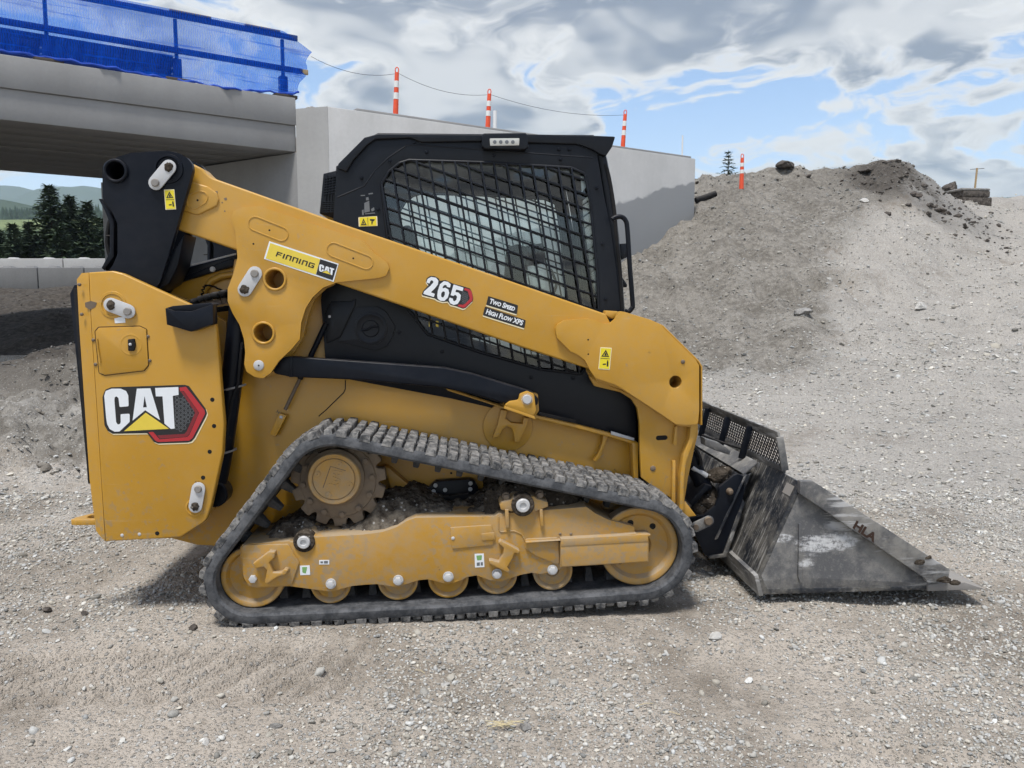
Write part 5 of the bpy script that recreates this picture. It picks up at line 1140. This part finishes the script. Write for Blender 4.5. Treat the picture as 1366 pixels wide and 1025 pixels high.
prism('heel_plate', T(0, BY0, [(1006, 768), (1011, 766), (1018, 795), (1012, 795)]), BY0 - .004, BY1 + .004, BUCK2, bu, .002)
bar('maker_plate', (P(1057, 655, .13)[0] - .006, .12 - HW, P(1057, 655, .13)[1]), (P(1057, 655, .13)[0] - .006, .20 - HW, P(1057, 655, .13)[1]), .05, .002, GRYM, bu, (-.91, 0, .41))
nt_ = P(1040, 583, .28); nb_ = P(1047, 628, .28); y0g, y1g = .28, 1.93 - .28
def GP(f, y): return Vector((nt_[0] + (nb_[0] - nt_[0]) * f, y - HW, nt_[1] + (nb_[1] - nt_[1]) * f))
sg_ = bar('spill_guard', GP(.0, y0g), GP(.0, y1g), .055, .012, BUCK2, bu, (1, 0, .3), .003)
bar('guard_rail', GP(1.0, y0g), GP(1.0, y1g), .03, .012, BUCK2, bu, (1, 0, 0), .003)
for y in (y0g, y1g): bar('guard_post', GP(.0, y), GP(1.0, y), .035 if y in (y0g, y1g) else .045, .014, BUCK2 if y in (y0g, y1g) else BLK, bu, (0, 1, 0), .003)
for y in (.62, .95, 1.3): bar('guard_brace', GP(.02, y) - Vector((.012, 0, 0)), GP(1.0, y) - Vector((.085, 0, .01)), .035, .012, BLK, bu, (0, 1, 0), .003)
bm = bmesh.new(); hgt = (Vector(nt_) - Vector(nb_)).length; Lg = y1g - y0g; stp = .034
for sgn in (1, -1):
    k = -hgt
    while k < Lg + hgt:
        a_, b_ = (k, k + hgt) if sgn > 0 else (k + hgt, k); t0, t1 = 0.0, 1.0
        lo_, hi_ = (0 - a_) / (b_ - a_), (Lg - a_) / (b_ - a_); t0 = max(0, min(lo_, hi_)); t1 = min(1, max(lo_, hi_))
        if t1 > t0: p_ = GP(t0, y0g + a_ + (b_ - a_) * t0); q_ = GP(t1, y0g + a_ + (b_ - a_) * t1); bar_bm(bm, p_, q_, .0042, .004, (1, 0, 0))
        k += stp
stuff(bm_obj('wire_mesh', bm, BLK, bu))
# coupler
cp = bpy.data.objects.new('coupler', None); col.objects.link(cp); cp.parent = root
ear_o = rnd(T(20, .44, [(530, 592), (480, 575), (455, 585), (352, 668), (348, 740), (325, 795), (250, 855), (130, 880), (150, 925), (200, 1010), (260, 1130)]) + T(9, .44, [(200, 692), (265, 690), (280, 640), (345, 460)]), .006, 3)
ear = prism('ear_plate', ear_o, .435, .458, BLK, cp, .004); c = ear.copy(); col.objects.link(c); c.scale = (1, -1, 1)
prism('hook_plate', T(20, .45, [(530, 580), (628, 500), (634, 508), (538, 592)]), .47, 1.46, BUCK2, cp, .003)
prism('hook_lip', T(20, .45, [(628, 500), (640, 505), (632, 540), (622, 535)]), .455, 1.47, BUCK2, cp, .002)
prism('mount_edge', T(20, .43, [(528, 590), (545, 580), (345, 1020), (325, 1025)]), .425, .475, BUCK, cp, .003); prism('mount_edge', T(9, .43, [(345, 455), (352, 470), (275, 692), (205, 700), (200, 688), (262, 680)]), .423, .47, BUCK, cp, .003)
dome('coupler_pin', T(20, .42, [(432, 700)])[0], .018, .436, .405, STEEL_D, cp)
lk2 = prism('latch_link', capsule(*T(20, .36, [(195, 938), (282, 897)]), .026), .352, .365, BUCK2, cp, .004)
lathe('latch_pin', T(20, .35, [(280, 897)])[0], [(0, .338), (.018, .338), (.020, .341), (.020, .354)], STEEL_D, cp, 18); lathe('latch_pin', T(20, .35, [(195, 940)])[0], [(0, .344), (.014, .344), (.014, .354)], STEEL_D, cp, 14)
prism('shelf', T(20, .62, [(232, 320), (330, 350), (410, 405), (400, 432), (300, 400), (235, 370)]), .56, .64, BUCK2, cp, .006)
tube('tilt_cylinder', T3(20, .55, [(150, 420), (200, 560), (260, 680)]), .042, BLK, cp, 18); tube('cylinder_rod', T3(20, .52, [(170, 530), (270, 590)]), .014, ZINC, cp, 12)
tube('hose', smooth_path(T3(20, .5, [(140, 380), (190, 400), (225, 470), (230, 520)])), .010, BLK_MATT, cp); tube('hose', smooth_path(T3(20, .62, [(240, 310), (330, 345), (430, 380), (500, 400)])), .006, BLK_MATT, cp)
prism('cross_plate', T(20, .5, [(140, 760), (250, 640), (290, 650), (160, 790)]), .47, 1.46, BLK, cp, .005)
prism('coupler_face', T(20, .5, [(505, 590), (560, 560), (400, 1010), (340, 1010)]), .47, 1.46, BUCK, cp, .004)
def clump(name, c, r, seed, mat, parent, sq=(1, 1, .8)):
    me = rock_mesh(name, seed, r * sq[0], r * sq[1], r * sq[2], 3, .3); V = np.empty(len(me.vertices) * 3); me.vertices.foreach_get('co', V); V = V.reshape(-1, 3)
    V *= (1 + fbm(V[:, 0] * 30 + seed, V[:, 2] * 30 + V[:, 1] * 17, 3, seed) * .28)[:, None]; me.vertices.foreach_set('co', V.ravel()); o = link(name, me, mat, parent, 60); o.location = c; return o
for (x, y, yl, r, sd_) in ((330, 590, .55, .075, 1), (260, 790, .52, .07, 2), (300, 720, .56, .06, 3), (220, 820, .5, .045, 4), (130, 850, .40, .03, 5), (380, 560, .6, .05, 6)): clump('mud_clump', M3(P(*px_(20, x, y), yl), yl), r, sd_, MUD_DARK, cp)
for (x, y, yl, r, sd_) in ((1075, 715, .066, .020, 11), (1110, 695, .07, .016, 12), (1180, 790, .06, .026, 13), (1220, 800, .06, .022, 14)): clump('mud_clump', M3(P(*px_(9, x, y), yl), yl), r, sd_, MUD_DARK, bu, (1.4, .4, .8))
# the same running gear, arm, tower and links on the far side
for o in (tw, link_, cyl, arm, cl_, br, uf, sk):
    c = o.copy(); col.objects.link(c); c.scale = (1, -1, 1)
    for chd in o.children:
        if chd.name.split('.')[0] in ('sticker', 'sticker_mark', 'asset_tag', 'chip_mark', 'drain_hole', 'packed_mud', 'screw', 'hose', 'grease_cake'): continue
        d = chd.copy(); col.objects.link(d); d.parent = c
# ------------------------------------------------------------------ writing and marks
def flat(name, k, polys, yl, mat, parent, th=.0007):
    bm = bmesh.new()
    for pg in polys:
        out, holes = (pg if isinstance(pg[0], list) else (pg, []))
        prism_bm(bm, T(k, yl, out), yl - th, yl, 0, 1, [T(k, yl, h) for h in holes])
    return bm_obj(name, bm, mat, parent, 0)
def shift(p, dx, dy): return [(x + dx, y + dy) for x, y in p]
def text_polys(body, size=1.0, offset=0.0, caps=False):
    cu = bpy.data.curves.new('t', 'FONT'); cu.body = body; cu.size = size; cu.offset = offset; cu.resolution_u = 3; cu.small_caps_scale = .78
    if caps:
        for i, ch_ in enumerate(body): cu.body_format[i].use_small_caps = ch_.islower()
    o = bpy.data.objects.new('t', cu); col.objects.link(o); dg = bpy.context.evaluated_depsgraph_get(); me = bpy.data.meshes.new_from_object(o.evaluated_get(dg))
    vs = [tuple(v.co[:2]) for v in me.vertices]; fs = [tuple(p.vertices) for p in me.polygons]
    bpy.data.objects.remove(o); bpy.data.curves.remove(cu); bpy.data.meshes.remove(me)
    x0 = min(v[0] for v in vs); x1 = max(v[0] for v in vs); y1 = max(v[1] for v in vs)
    return [((x - x0) / (x1 - x0), y / y1) for x, y in vs], fs
def text(name, body, k, org, end, upv, yl, mat, parent, offset=.0, caps=False):
    vs, fs = text_polys(body, 1.0, offset, caps); V = []
    for u, v in vs: V.append(M3(P(*px_(k, org[0] + (end[0] - org[0]) * u + upv[0] * v, org[1] + (end[1] - org[1]) * u + upv[1] * v), yl), yl))
    return py_obj(name, V, fs, mat, parent, 0)
C_ = rnd([(145, 215), (160, 165), (220, 142), (310, 142), (365, 165), (388, 210), (392, 320), (300, 328), (290, 240), (270, 218), (250, 230), (248, 260), (265, 480), (280, 505), (305, 500), (312, 480), (310, 400), (402, 395), (403, 478), (300, 575), (250, 578), (200, 550), (175, 500), (165, 440)], 12, 2)
A_ = [[(475, 142), (612, 138), (710, 460), (560, 360), (432, 465)], [[(553, 215), (577, 330), (538, 332)]]]
T_ = [(660, 135), (895, 125), (898, 205), (838, 215), (858, 545), (820, 550), (755, 495), (735, 220), (668, 220)]
TRI = [(565, 385), (800, 548), (345, 572)]
lg_o = rnd([(140, 190), (160, 150), (215, 128), (960, 103), (1002, 115), (1172, 345), (1187, 390), (1172, 430), (1062, 640), (1030, 677), (990, 687), (690, 697), (648, 680), (580, 592), (230, 598), (180, 568), (148, 510), (128, 230)], 18, 3)
lg = flat('maker_emblem', 25, [lg_o], .1590, D_BLACK, root, .0012)
lab(lg, 'white black and red maker emblem on the rear yellow panel')
flat('emblem_edge', 25, [shift(lg_o, 9, 12)], .1593, D_CREAM, lg); flat('lettering', 25, [C_, A_, T_], .1575, D_WHITE, lg); flat('emblem_triangle', 25, [TRI], .1575, D_YELLOW2, lg)
flat('emblem_chevron', 25, [[(905, 132), (972, 122), (1160, 360), (1166, 395), (1040, 640), (1005, 668), (690, 682), (660, 665), (592, 582), (640, 580), (705, 655), (985, 632), (1010, 605), (1105, 385), (950, 165), (912, 168)]], .1576, D_RED, lg)
flat('emblem_chevron', 25, [[(915, 172), (948, 170), (1100, 385), (1005, 603), (980, 628), (710, 648), (680, 615), (955, 600), (980, 575), (1065, 385), (930, 185)]], .1577, D_RED2, lg)
hx = []
for i in range(6):
    for j in range(11):
        cx_, cy_ = 880 + i * 38, 235 + j * 43 + (21 if i % 2 else 0)
        if cy_ < 575 and cx_ + abs(cy_ - 385) * .52 < 1045 and cx_ + abs(cy_ - 385) * .30 > 860: hx.append([circ((cx_, cy_), 21, 6), [circ((cx_, cy_), 16, 6)]])
stuff(flat('honeycomb', 25, hx, .1577, D_GREY, lg))
# model number
nb = rnd([(25, 275), (40, 240), (100, 175), (70, 140), (78, 98), (120, 70), (172, 75), (218, 102), (228, 128), (290, 118), (350, 145), (380, 160), (480, 185), (570, 213), (592, 250), (608, 320), (600, 360), (520, 437), (490, 444), (400, 412), (350, 402), (318, 362), (260, 367), (200, 347), (170, 327), (30, 292)], 10, 2)
mn = flat('model_number', 24, [nb], .2588, D_BLACK, root, .001); lab(mn, 'white number sticker with a red chevron on the loader arm')
flat('number_edge', 24, [shift(nb, -3, 15)], .2592, D_CREAM, mn)
flat('lettering', 24, [rnd([(75, 145), (90, 105), (130, 82), (185, 92), (212, 125), (205, 170), (170, 215), (125, 258), (172, 275), (160, 312), (40, 275), (48, 248), (120, 185), (155, 145), (150, 125), (130, 120), (118, 135), (112, 158)], 6, 2),
     [rnd([(198, 300), (205, 240), (230, 165), (275, 130), (320, 138), (352, 165), (345, 205), (308, 195), (305, 178), (285, 172), (265, 190), (255, 215), (290, 205), (325, 225), (335, 265), (318, 320), (280, 357), (235, 354), (205, 332)], 8, 2), [[(246, 265), (265, 245), (285, 255), (285, 285), (268, 316), (250, 314), (242, 297)]]],
     rnd([(385, 168), (498, 205), (488, 245), (415, 225), (405, 255), (440, 260), (468, 290), (460, 345), (430, 390), (385, 402), (345, 382), (330, 345), (340, 318), (378, 330), (378, 350), (395, 360), (415, 345), (425, 310), (412, 290), (395, 288), (385, 300), (350, 290)], 6, 2)], .2576, D_WHITE, mn)
flat('number_chevron', 24, [[(512, 208), (565, 222), (590, 250), (604, 320), (595, 355), (515, 430), (490, 434), (430, 414), (445, 396), (490, 400), (520, 385), (562, 342), (568, 320), (550, 255), (540, 242), (505, 232)]], .2576, D_RED, mn)
hx = []
for i in range(3):
    for j in range(7):
        cx_, cy_ = 490 + i * 24, 255 + j * 24 + (12 if i % 2 else 0)
        if cy_ < 392 and cx_ + abs(cy_ - 315) * .4 < 555: hx.append([circ((cx_, cy_), 12, 6), [circ((cx_, cy_), 8.5, 6)]])
stuff(flat('honeycomb', 24, hx, .2577, D_GREY, mn))
for nm, q, org, end, body in (('feature_plate', [(780, 300), (1118, 405), (1105, 508), (755, 400)], (787, 380), (1076, 470), 'Two Speed'), ('feature_plate', [(742, 420), (1206, 575), (1190, 668), (718, 518)], (750, 500), (1166, 634), 'High Flow XPS')):
    fp = flat(nm, 24, [rnd(q, 8, 2)], .2588, D_BLACK, root, .001); lab(fp, 'upper of two small black lettered plates on the arm' if body[0] == 'T' else 'lower longer black lettered plate on the arm'); flat('plate_edge', 24, [shift(rnd(q, 8, 2), -3, 15)], .2592, D_CREAM, fp)
    text('lettering', body, 24, org, end, (20, -54), .2570, D_WHITE, fp, .036, True)
# dealer plate
dp = flat('dealer_plate', 26, [[(220, 135), (1272, 480), (1196, 755), (138, 405)]], .2415, D_WHITE, root, .001); lab(dp, 'yellow and black dealer sticker on the arm gusset')
flat('plate_field', 26, [[(234, 165), (990, 410), (925, 642), (166, 398)]], .2403, D_YELLOW2, dp); flat('plate_field', 26, [[(994, 409), (1254, 492), (1180, 730), (931, 643)]], .2403, D_BLACK, dp)
def strokes(s): return {'F': [(0, 0, .2, .8), (0, .8, .85, 1), (0, .40, .75, .58)], 'I': [(0, 0, .22, 1)], 'n': [(0, 0, .2, 1), (.2, .8, .85, 1), (.65, 0, .85, .8)], 'G': [(0, 0, .2, 1), (.2, .8, .9, 1), (.2, 0, .9, .2), (.7, .2, .9, .58), (.45, .40, .7, .58)]}[s]
polys = []; u = 0
for chx in 'FInnInG':
    for x0, y0, x1, y1 in strokes(chx):
        polys.append([(315 + (u + x) * 573 / 6.12 + 27 * y, 362 + (u + x) * 187 / 6.12 - 70 * y) for x, y in ((x0, y0), (x1, y0), (x1, y1), (x0, y1))])
    u += {'F': .85, 'I': .25, 'n': .85, 'G': .9}[chx] + .22
flat('lettering', 26, polys, .2395, D_BLACK, dp)
def mp(p): x, y = p; return (985 + (x - 145) / 755 * 222 - (y - 125) / 450 * 22, 478 + (x - 145) / 755 * 78 + (y - 125) / 450 * 108)
flat('lettering', 26, [[mp(p) for p in C_], [[mp(p) for p in A_[0]], [[mp(p) for p in A_[1][0]]]], [mp(p) for p in T_]], .2395, D_WHITE, dp); flat('plate_triangle', 26, [[mp(p) for p in TRI]], .2395, D_YELLOW2, dp)
# warning stickers: triangle above, figure below
def warn(k, q, yl, parent, wide=False):
    """q: corners top-left, top-right, bottom-right, bottom-left"""
    def uv(u, v): return tuple((q[0][i] * (1 - u) + q[1][i] * u) * (1 - v) + (q[3][i] * (1 - u) + q[2][i] * u) * v for i in (0, 1))
    w_ = flat('warning_sticker', k, [rnd([uv(0, 0), uv(1, 0), uv(1, 1), uv(0, 1)], 3, 2)], yl, D_CREAM, parent, .0008)
    flat('sticker_field', k, [[uv(.06, .04), uv(.94, .04), uv(.94, .96), uv(.06, .96)]], yl - .0012, D_YELLOW, w_)
    if wide: P1 = [[uv(.12, .85), uv(.42, .85), uv(.27, .15)], [[uv(.19, .75), uv(.35, .75), uv(.27, .35)]]]; rest = [[uv(.485, .08), uv(.505, .08), uv(.505, .92), uv(.485, .92)], [uv(.24, .7), uv(.30, .7), uv(.29, .5), uv(.25, .5)], [uv(.6, .25), uv(.88, .3), uv(.8, .5), uv(.62, .42)], [uv(.68, .5), uv(.76, .5), uv(.72, .85), uv(.68, .8)]]
    else: P1 = [[uv(.16, .42), uv(.84, .42), uv(.5, .10)], [[uv(.29, .385), uv(.71, .385), uv(.5, .19)]]]; rest = [[uv(.1, .49), uv(.9, .49), uv(.9, .51), uv(.1, .51)], [uv(.42, .37), uv(.62, .37), uv(.55, .24), uv(.46, .25)], [uv(.68, .62), uv(.82, .62), uv(.84, .85), uv(.70, .85)], [uv(.35, .74), uv(.62, .72), uv(.62, .78), uv(.35, .79)], [uv(.71, .57), uv(.79, .57), uv(.79, .61), uv(.71, .61)]]
    flat('sticker_print', k, [P1] + rest, yl - .0020, D_BLACK, w_); return w_
warn(30, [(606, 432), (700, 429), (717, 612), (621, 616)], .2042, root); warn(15, [(470, 388), (541, 392), (528, 530), (457, 525)], .2355, root); warn(6, [(180, 404), (258, 399), (260, 440), (182, 443)], .4195, root, True)
flat('instruction_print', 6, [[(205, 345), (225, 335), (228, 380), (205, 385)], [(190, 312), (208, 311), (208, 315), (190, 316)], [(222, 305), (240, 302), (241, 307), (223, 310)], [(195, 375), (202, 372), (203, 395), (196, 395)], [(208, 388), (248, 384), (250, 388), (208, 392)], [(232, 370), (245, 362), (247, 375), (236, 380)], [(212, 322), (222, 320), (224, 332), (212, 334)]], .4192, D_GREY, root)
# cut letters on the bucket's side cutter, cast letters on the hub
hl_ = text('lettering', 'HLA', 9, (799, 571), (888, 633), (17, -30), .0664, RUST, bu, .045)
def mh(p): x, y = p; return (842 - (x - 145) / 755 * 72 - (y - 125) / 450 * 130, 512 + (x - 145) / 755 * 195 - (y - 125) / 450 * 34)
flat('cast_letters', 31, [[mh(p) for p in C_], [[mh(p) for p in A_[0]], [[mh(p) for p in A_[1][0]]]], [mh(p) for p in T_]], .0988, YEL_D, sk, .0025)
tube('cast_border', T3(31, .0988, [(862, 497), (690, 447), (605, 690)]), .0018, STEEL_D, sk, 5)
# ------------------------------------------------------------------ loose stones on the ground
def ico(sub):
    bm = bmesh.new(); bmesh.ops.create_icosphere(bm, subdivisions=sub, radius=1); V = np.array([v.co[:] for v in bm.verts]); F = np.array([[v.index for v in f.verts] for f in bm.faces]); bm.free(); return V, F
def stones(name, X, Y, S_, sub, seed, sink=.25, label=None):
    r = np.random.default_rng(seed); n = len(X); V0, F0 = ico(sub); k = len(V0); nv = 8; vari = []
    for i in range(nv):
        d = V0.copy(); pl = r.normal(size=(7, 3)); pl /= np.linalg.norm(pl, axis=1)[:, None]; dist = r.uniform(.55, .9, 7); m = np.ones(k)
        for a, b in zip(pl, dist): c = d @ a; m = np.where(c > .05, np.minimum(m, b / np.maximum(c, .05)), m)
        vari.append(d * (m * r.uniform(.94, 1.06, k))[:, None])
    vari = np.stack(vari)[r.integers(0, nv, n)]
    vari = vari * np.stack([S_ * r.uniform(.8, 1.35, n), S_ * r.uniform(.65, 1.0, n), S_ * r.uniform(.42, .78, n)], -1)[:, None, :]
    a = r.uniform(0, 6.283, n); tl = r.normal(0, .3, n); ca, sa_, ct, st = np.cos(a), np.sin(a), np.cos(tl), np.sin(tl)
    x, y, z = vari[..., 0], vari[..., 1], vari[..., 2]; x, z = x * ct[:, None] + z * st[:, None], -x * st[:, None] + z * ct[:, None]
    x, y = x * ca[:, None] - y * sa_[:, None], x * sa_[:, None] + y * ca[:, None]
    Z = H(X, Y) + S_ * sink
    P_ = np.stack([x + X[:, None], y + Y[:, None], z + Z[:, None]], -1).reshape(-1, 3)
    F = (F0[None] + (np.arange(n) * k)[:, None, None]).reshape(-1, 3); me = np_mesh(name, P_, F)
    g_ = r.choice([.19, .28, .36, .43, .50, .58], n, p=[.06, .15, .25, .26, .18, .10]) * r.uniform(.85, 1.15, n); w_ = r.uniform(-.02, .075, n)
    dk, br_, mo = soil(X, Y); g_ = g_ * (1 - .6 * dk) * (1 - .26 * mo) * (1 + .10 * br_)
    tint = np.stack([g_ * (1 + w_), g_, g_ * (.96 - w_ * 1.4), np.ones(n)], -1)
    at = me.color_attributes.new('tint', 'FLOAT_COLOR', 'POINT'); at.data.foreach_set('color', np.repeat(tint, k, 0).astype(np.float32).ravel())
    o = stuff(link(name, me, STONE, smooth=50 if sub > 1 else 60)); o['label'] = label; o['category'] = 'gravel'; return o
def scatter(n, y0, y1, powr, spread, keep, seed):
    r = np.random.default_rng(seed); u = r.random(n); Y = y0 + (y1 - y0) * u ** powr; X = Y * r.uniform(-spread, spread, n); k = keep(X, Y, r); return X[k], Y[k], r
def clear_machine(X, Y): lx = X * EX.x + (Y - N0.y) * EX.y; ly = -X * EX.y * 1 + (Y - N0.y) * EY.y; return ~((np.abs(lx + .28) < 1.12) & (ly > -.01) & (ly < 1.95))
def kp(X, Y, r):
    c = .40 + fbm(X * 1.1, Y * 1.1, 3, 88) * 1.25 + fbm(X * 5, Y * 5, 2, 89) * .6; _, b, m = soil(X, Y); v_ = (Y - 2.80) - .055 * (X + 1.3); bd_ = (np.abs(v_) < .24) & (X < -.55); return (r.random(len(X)) < np.clip(c + b * .7, .06, 1) * np.where(bd_, .22, 1)) & clear_machine(X, Y)
X, Y, r_ = scatter(125000, 1.25, 5.6, 1.15, .80, kp, 101); s_ = np.clip(r_.lognormal(-5.38, .46, len(X)), .0020, .014) * (.75 + .11 * Y)
stones('fine_gravel', X, Y, s_, 1, 1, .28, 'fine pale gravel strewn over the ground around the loader')
X, Y, r_ = scatter(26000, 5.2, 13.5, 1.0, .78, kp, 102); s_ = np.clip(r_.lognormal(-4.45, .42, len(X)), .006, .035)
stones('coarse_gravel', X, Y, s_, 1, 2, .2, 'coarse grey gravel covering the yard behind the loader')
X, Y, r_ = scatter(46000, 10, 27, .85, .76, lambda X, Y, r: (X > .8) | (r.random(len(X)) < .25), 103); s_ = np.clip(r_.lognormal(-4.15, .5, len(X)), .008, .075)
stones('slope_gravel', X, Y, s_, 1, 3, .1, 'loose stones over the embankment slope')
X, Y, r_ = scatter(260, 1.35, 6.0, 1.3, .75, lambda X, Y, r: clear_machine(X, Y), 104); s_ = np.clip(r_.lognormal(-4.25, .35, len(X)), .009, .024)
stones('pebbles', X, Y, s_, 2, 4, .12, 'scattered rounded pebbles lying on the dirt')
_r = np.random.default_rng(77); X = np.concatenate([_r.normal(11.1, 1.1, 150), _r.normal(12.4, .9, 70), _r.normal(6.6, 1.4, 30)]); Y = np.concatenate([_r.normal(21.6, .9, 150), _r.normal(20.8, .8, 70), _r.normal(23.0, .8, 30)])
crumbs = stones('dark_crumbs', X, Y, np.clip(_r.lognormal(-3.2, .5, len(X)), .015, .12), 1, 9, .2, 'dark broken soil crumbs spilled around the crest of the heap'); crumbs.data.materials.clear(); crumbs.data.materials.append(CLOD)
X = _r.uniform(-6.0, -3.0, 900); Y = _r.uniform(5.8, 9.6, 900); k = fbm(X * 1.4, Y * 1.4, 3, 91) > -.05; X, Y = X[k], Y[k]
lumps_ = stones('loose_soil_lumps', X, Y, np.clip(_r.lognormal(-3.7, .5, len(X)), .010, .06), 2, 10, .15, 'loose lumps of brown soil on the bank left of the loader'); lumps_.data.materials.clear(); lumps_.data.materials.append(SOILL)
# ------------------------------------------------------------------ single rocks one can point to
def rock(name, px, py, size, seed, mat, label, cat='rock', sq=(1.15, .9, .62), sink=.35, group=None):
    g = ground_hit(px, py); o = link(name, rock_mesh(name, seed, size * sq[0], size * sq[1], size * sq[2], 3), mat, smooth=38)
    o.location = (g.x, g.y, g.z + size * sq[2] * sink); o.rotation_euler = (0, 0, rng.uniform(0, 6)); return tag(o, label, cat, group)
rock('stone', 700, 972, .026, 201, ROCK, 'dark grey stone half sunk beside the straw in the foreground')
rock('stone', 593, 916, .020, 202, ROCK_PALE, 'pale tall pebble in the middle foreground below the track')
rock('stone', 521, 949, .018, 203, ROCK_PALE, 'pale round stone in the foreground left of the straw')
rock('stone', 274, 992, .017, 204, ROCK_PALE, 'pale round pebble at the bottom left foreground')
rock('stone', 368, 970, .020, 205, ROCK, 'grey flat stone in the bottom left foreground')
rock('clod', 64, 816, .027, 206, CLOD, 'dark earth clod at the left edge of the foreground', 'clod', (1.5, .8, .5)); rock('clod', 113, 820, .024, 207, CLOD, 'dark flat clod right of the other clod at lower left', 'clod', (1.7, .7, .45)); rock('clod', 258, 842, .024, 208, CLOD, 'black clod on the printed track marks near the rear of the track', 'clod', (.9, .9, .7))
rock('stone', 838, 929, .016, 209, ROCK_PALE, 'small pale stone below the middle of the bucket side gap'); rock('stone', 953, 852, .030, 210, ROCK_PALE, 'pale lump of broken stone in front of the bucket heel')
rock('boulder', 1071, 420, .17, 211, ROCK, 'grey angular boulder lying at the foot of the gravel heap', 'boulder'); rock('boulder', 1228, 413, .14, 212, ROCK_PALE, 'pale boulder on the ramp edge at right', 'boulder'); rock('boulder', 1153, 270, .15, 213, ROCK_PALE, 'pale stone high on the embankment below the dark heap', 'boulder', (1.2, .8, .5))
rock('rubble_chunk', 1050, 223, .42, 214, CLOD, 'dark chunk of rubble on the left crest of the embankment', 'rubble', (1.3, .8, .42), .1); rock('rubble_chunk', 1268, 258, .36, 215, CLOD, 'dark pointed rubble on the skyline left of the broken slab', 'rubble', (1.1, .8, .75), .5)
rock('dirt_clod', 1152, 229, .26, 216, CLOD, 'long dark clod left on top of the dark heap', 'clod', (1.6, .7, .4), -.1); rock('dirt_clod', 1190, 216, .24, 217, CLOD, 'flat dark clod on the very top of the dark heap', 'clod', (1.6, .7, .45), -.1)
k_ = 0; CL_ = ['largest dark clod in the scatter on the heap right flank', 'dark clod at the left end of the lower row below the heap', 'second dark clod from the left in the lower row below the heap', 'third dark clod from the left in the lower row below the heap', 'fourth dark clod from the left in the lower row below the heap', 'fifth dark clod from the left in the lower row below the heap', 'lowest small dark clod at the right end of the row below the heap', 'lone dark clod right of the row, below the broken slab', 'dark clod just under the largest one on the heap flank', 'lowest tiny clod beneath the middle of the row', 'tiny clod left of and below the largest one', 'tiny clod above the middle of the row, nearest the pointed rubble']
for px, py, s in ((1222, 262, .20), (1237, 286, .11), (1252, 282, .15), (1264, 285, .14), (1277, 289, .11), (1291, 293, .09), (1297, 297, .08), (1322, 285, .10), (1241, 276, .11), (1258, 296, .08), (1212, 275, .09), (1280, 279, .08)):
    rock('dark_clod', px, py, s, 300 + k_, CLOD, CL_[k_], 'clod', (1.2, .9, .6), .1, 'dark clods on the right flank of the heap'); k_ += 1
# broken slab at the skyline
bs = at_y(1292, 262, 25.2); sl = thing('broken_slab', 'broken dark slab with a pale top edge under the marker pole', 'slab', (bs.x, bs.y, bs.z - .5), .15)
for j, (w, z0, z1, m_2) in enumerate(((.52, 0, .42, CLOD), (.50, .425, .62, CLOD), (.56, .625, .70, ROCK))): box('layer', (-w, -.4, z0), (w - .06 * j, .4, z1), m_2, sl, .03)
# black pipe end by the wall
g = ground_hit(941, 268); pipe_ = tube('culvert_sock', [(g.x - .26, g.y, g.z + .0), (g.x, g.y + .06, g.z + .07), (g.x + .30, g.y + .12, g.z + .19)], [.075, .09, .08], BLK_MATT, None, 14); tag(pipe_, 'black stubby pipe lying on the slope by the wall end', 'pipe')
# straw
g = ground_hit(672, 975); bm = bmesh.new(); sr_ = random.Random(3)
for i in range(16):
    a = sr_.uniform(-.9, .5) + (math.pi if sr_.random() < .3 else 0); L_ = sr_.uniform(.03, .085); p = Vector((sr_.uniform(-.03, .03), sr_.uniform(-.02, .02), .004 + .002 * i * .5)); d = Vector((math.cos(a), math.sin(a) * .7, sr_.uniform(-.05, .22)))
    sweep_bm(bm, [p - d * L_ * .5 + Vector((0, 0, .006)), p + Vector((0, 0, .010)), p + d * L_ * .5 + Vector((0, 0, .006))], .0010, 4)
o = bm_obj('straw_tuft', bm, STRAW); o.location = g; tag(stuff(o), 'wisp of dry straw on the dirt in the foreground', 'straw')
for px, py, L_, a in ((860, 946, .07, .35), (560, 900, .05, -.6), (895, 958, .06, -.3)):
    g = ground_hit(px, py); o = tube('straw_stalk', [(-L_ / 2, 0, .006), (0, .004, .010), (L_ / 2, 0, .006)], .0011, STRAW, None, 5); o.location = g; o.rotation_euler = (0, 0, a); tag(o, {860: 'single pale straw stalk in the foreground under the bucket', 560: 'short straw stalk in the dirt below the middle rollers', 895: 'thin straw stalk right of the longer one at lower right'}[px], 'straw')
# puddle in the dip at the left
g = ground_hit(8, 490); pud = py_obj('puddle_water', [(g.x + 1.5 * math.cos(a) * (1 + .2 * math.sin(3 * a)), g.y + 1.0 + .9 * math.sin(a), g.z + .03) for a in np.linspace(0, 6.283, 28, endpoint=False)], [tuple(range(28))], WATER_M); struct(pud)
# ------------------------------------------------------------------ air
hz, n = newmat('haze_air'); pv = n('ShaderNodeVolumePrincipled', ins={'Color': (.72, .85, 1, 1), 'Density': .00019, 'Anisotropy': .2}); n('ShaderNodeOutputMaterial', ins={1: pv.outputs[0]})
hb_ = stuff(box('haze', (-3500, -60, -160), (3500, 3400, 540), hz, None, 0))
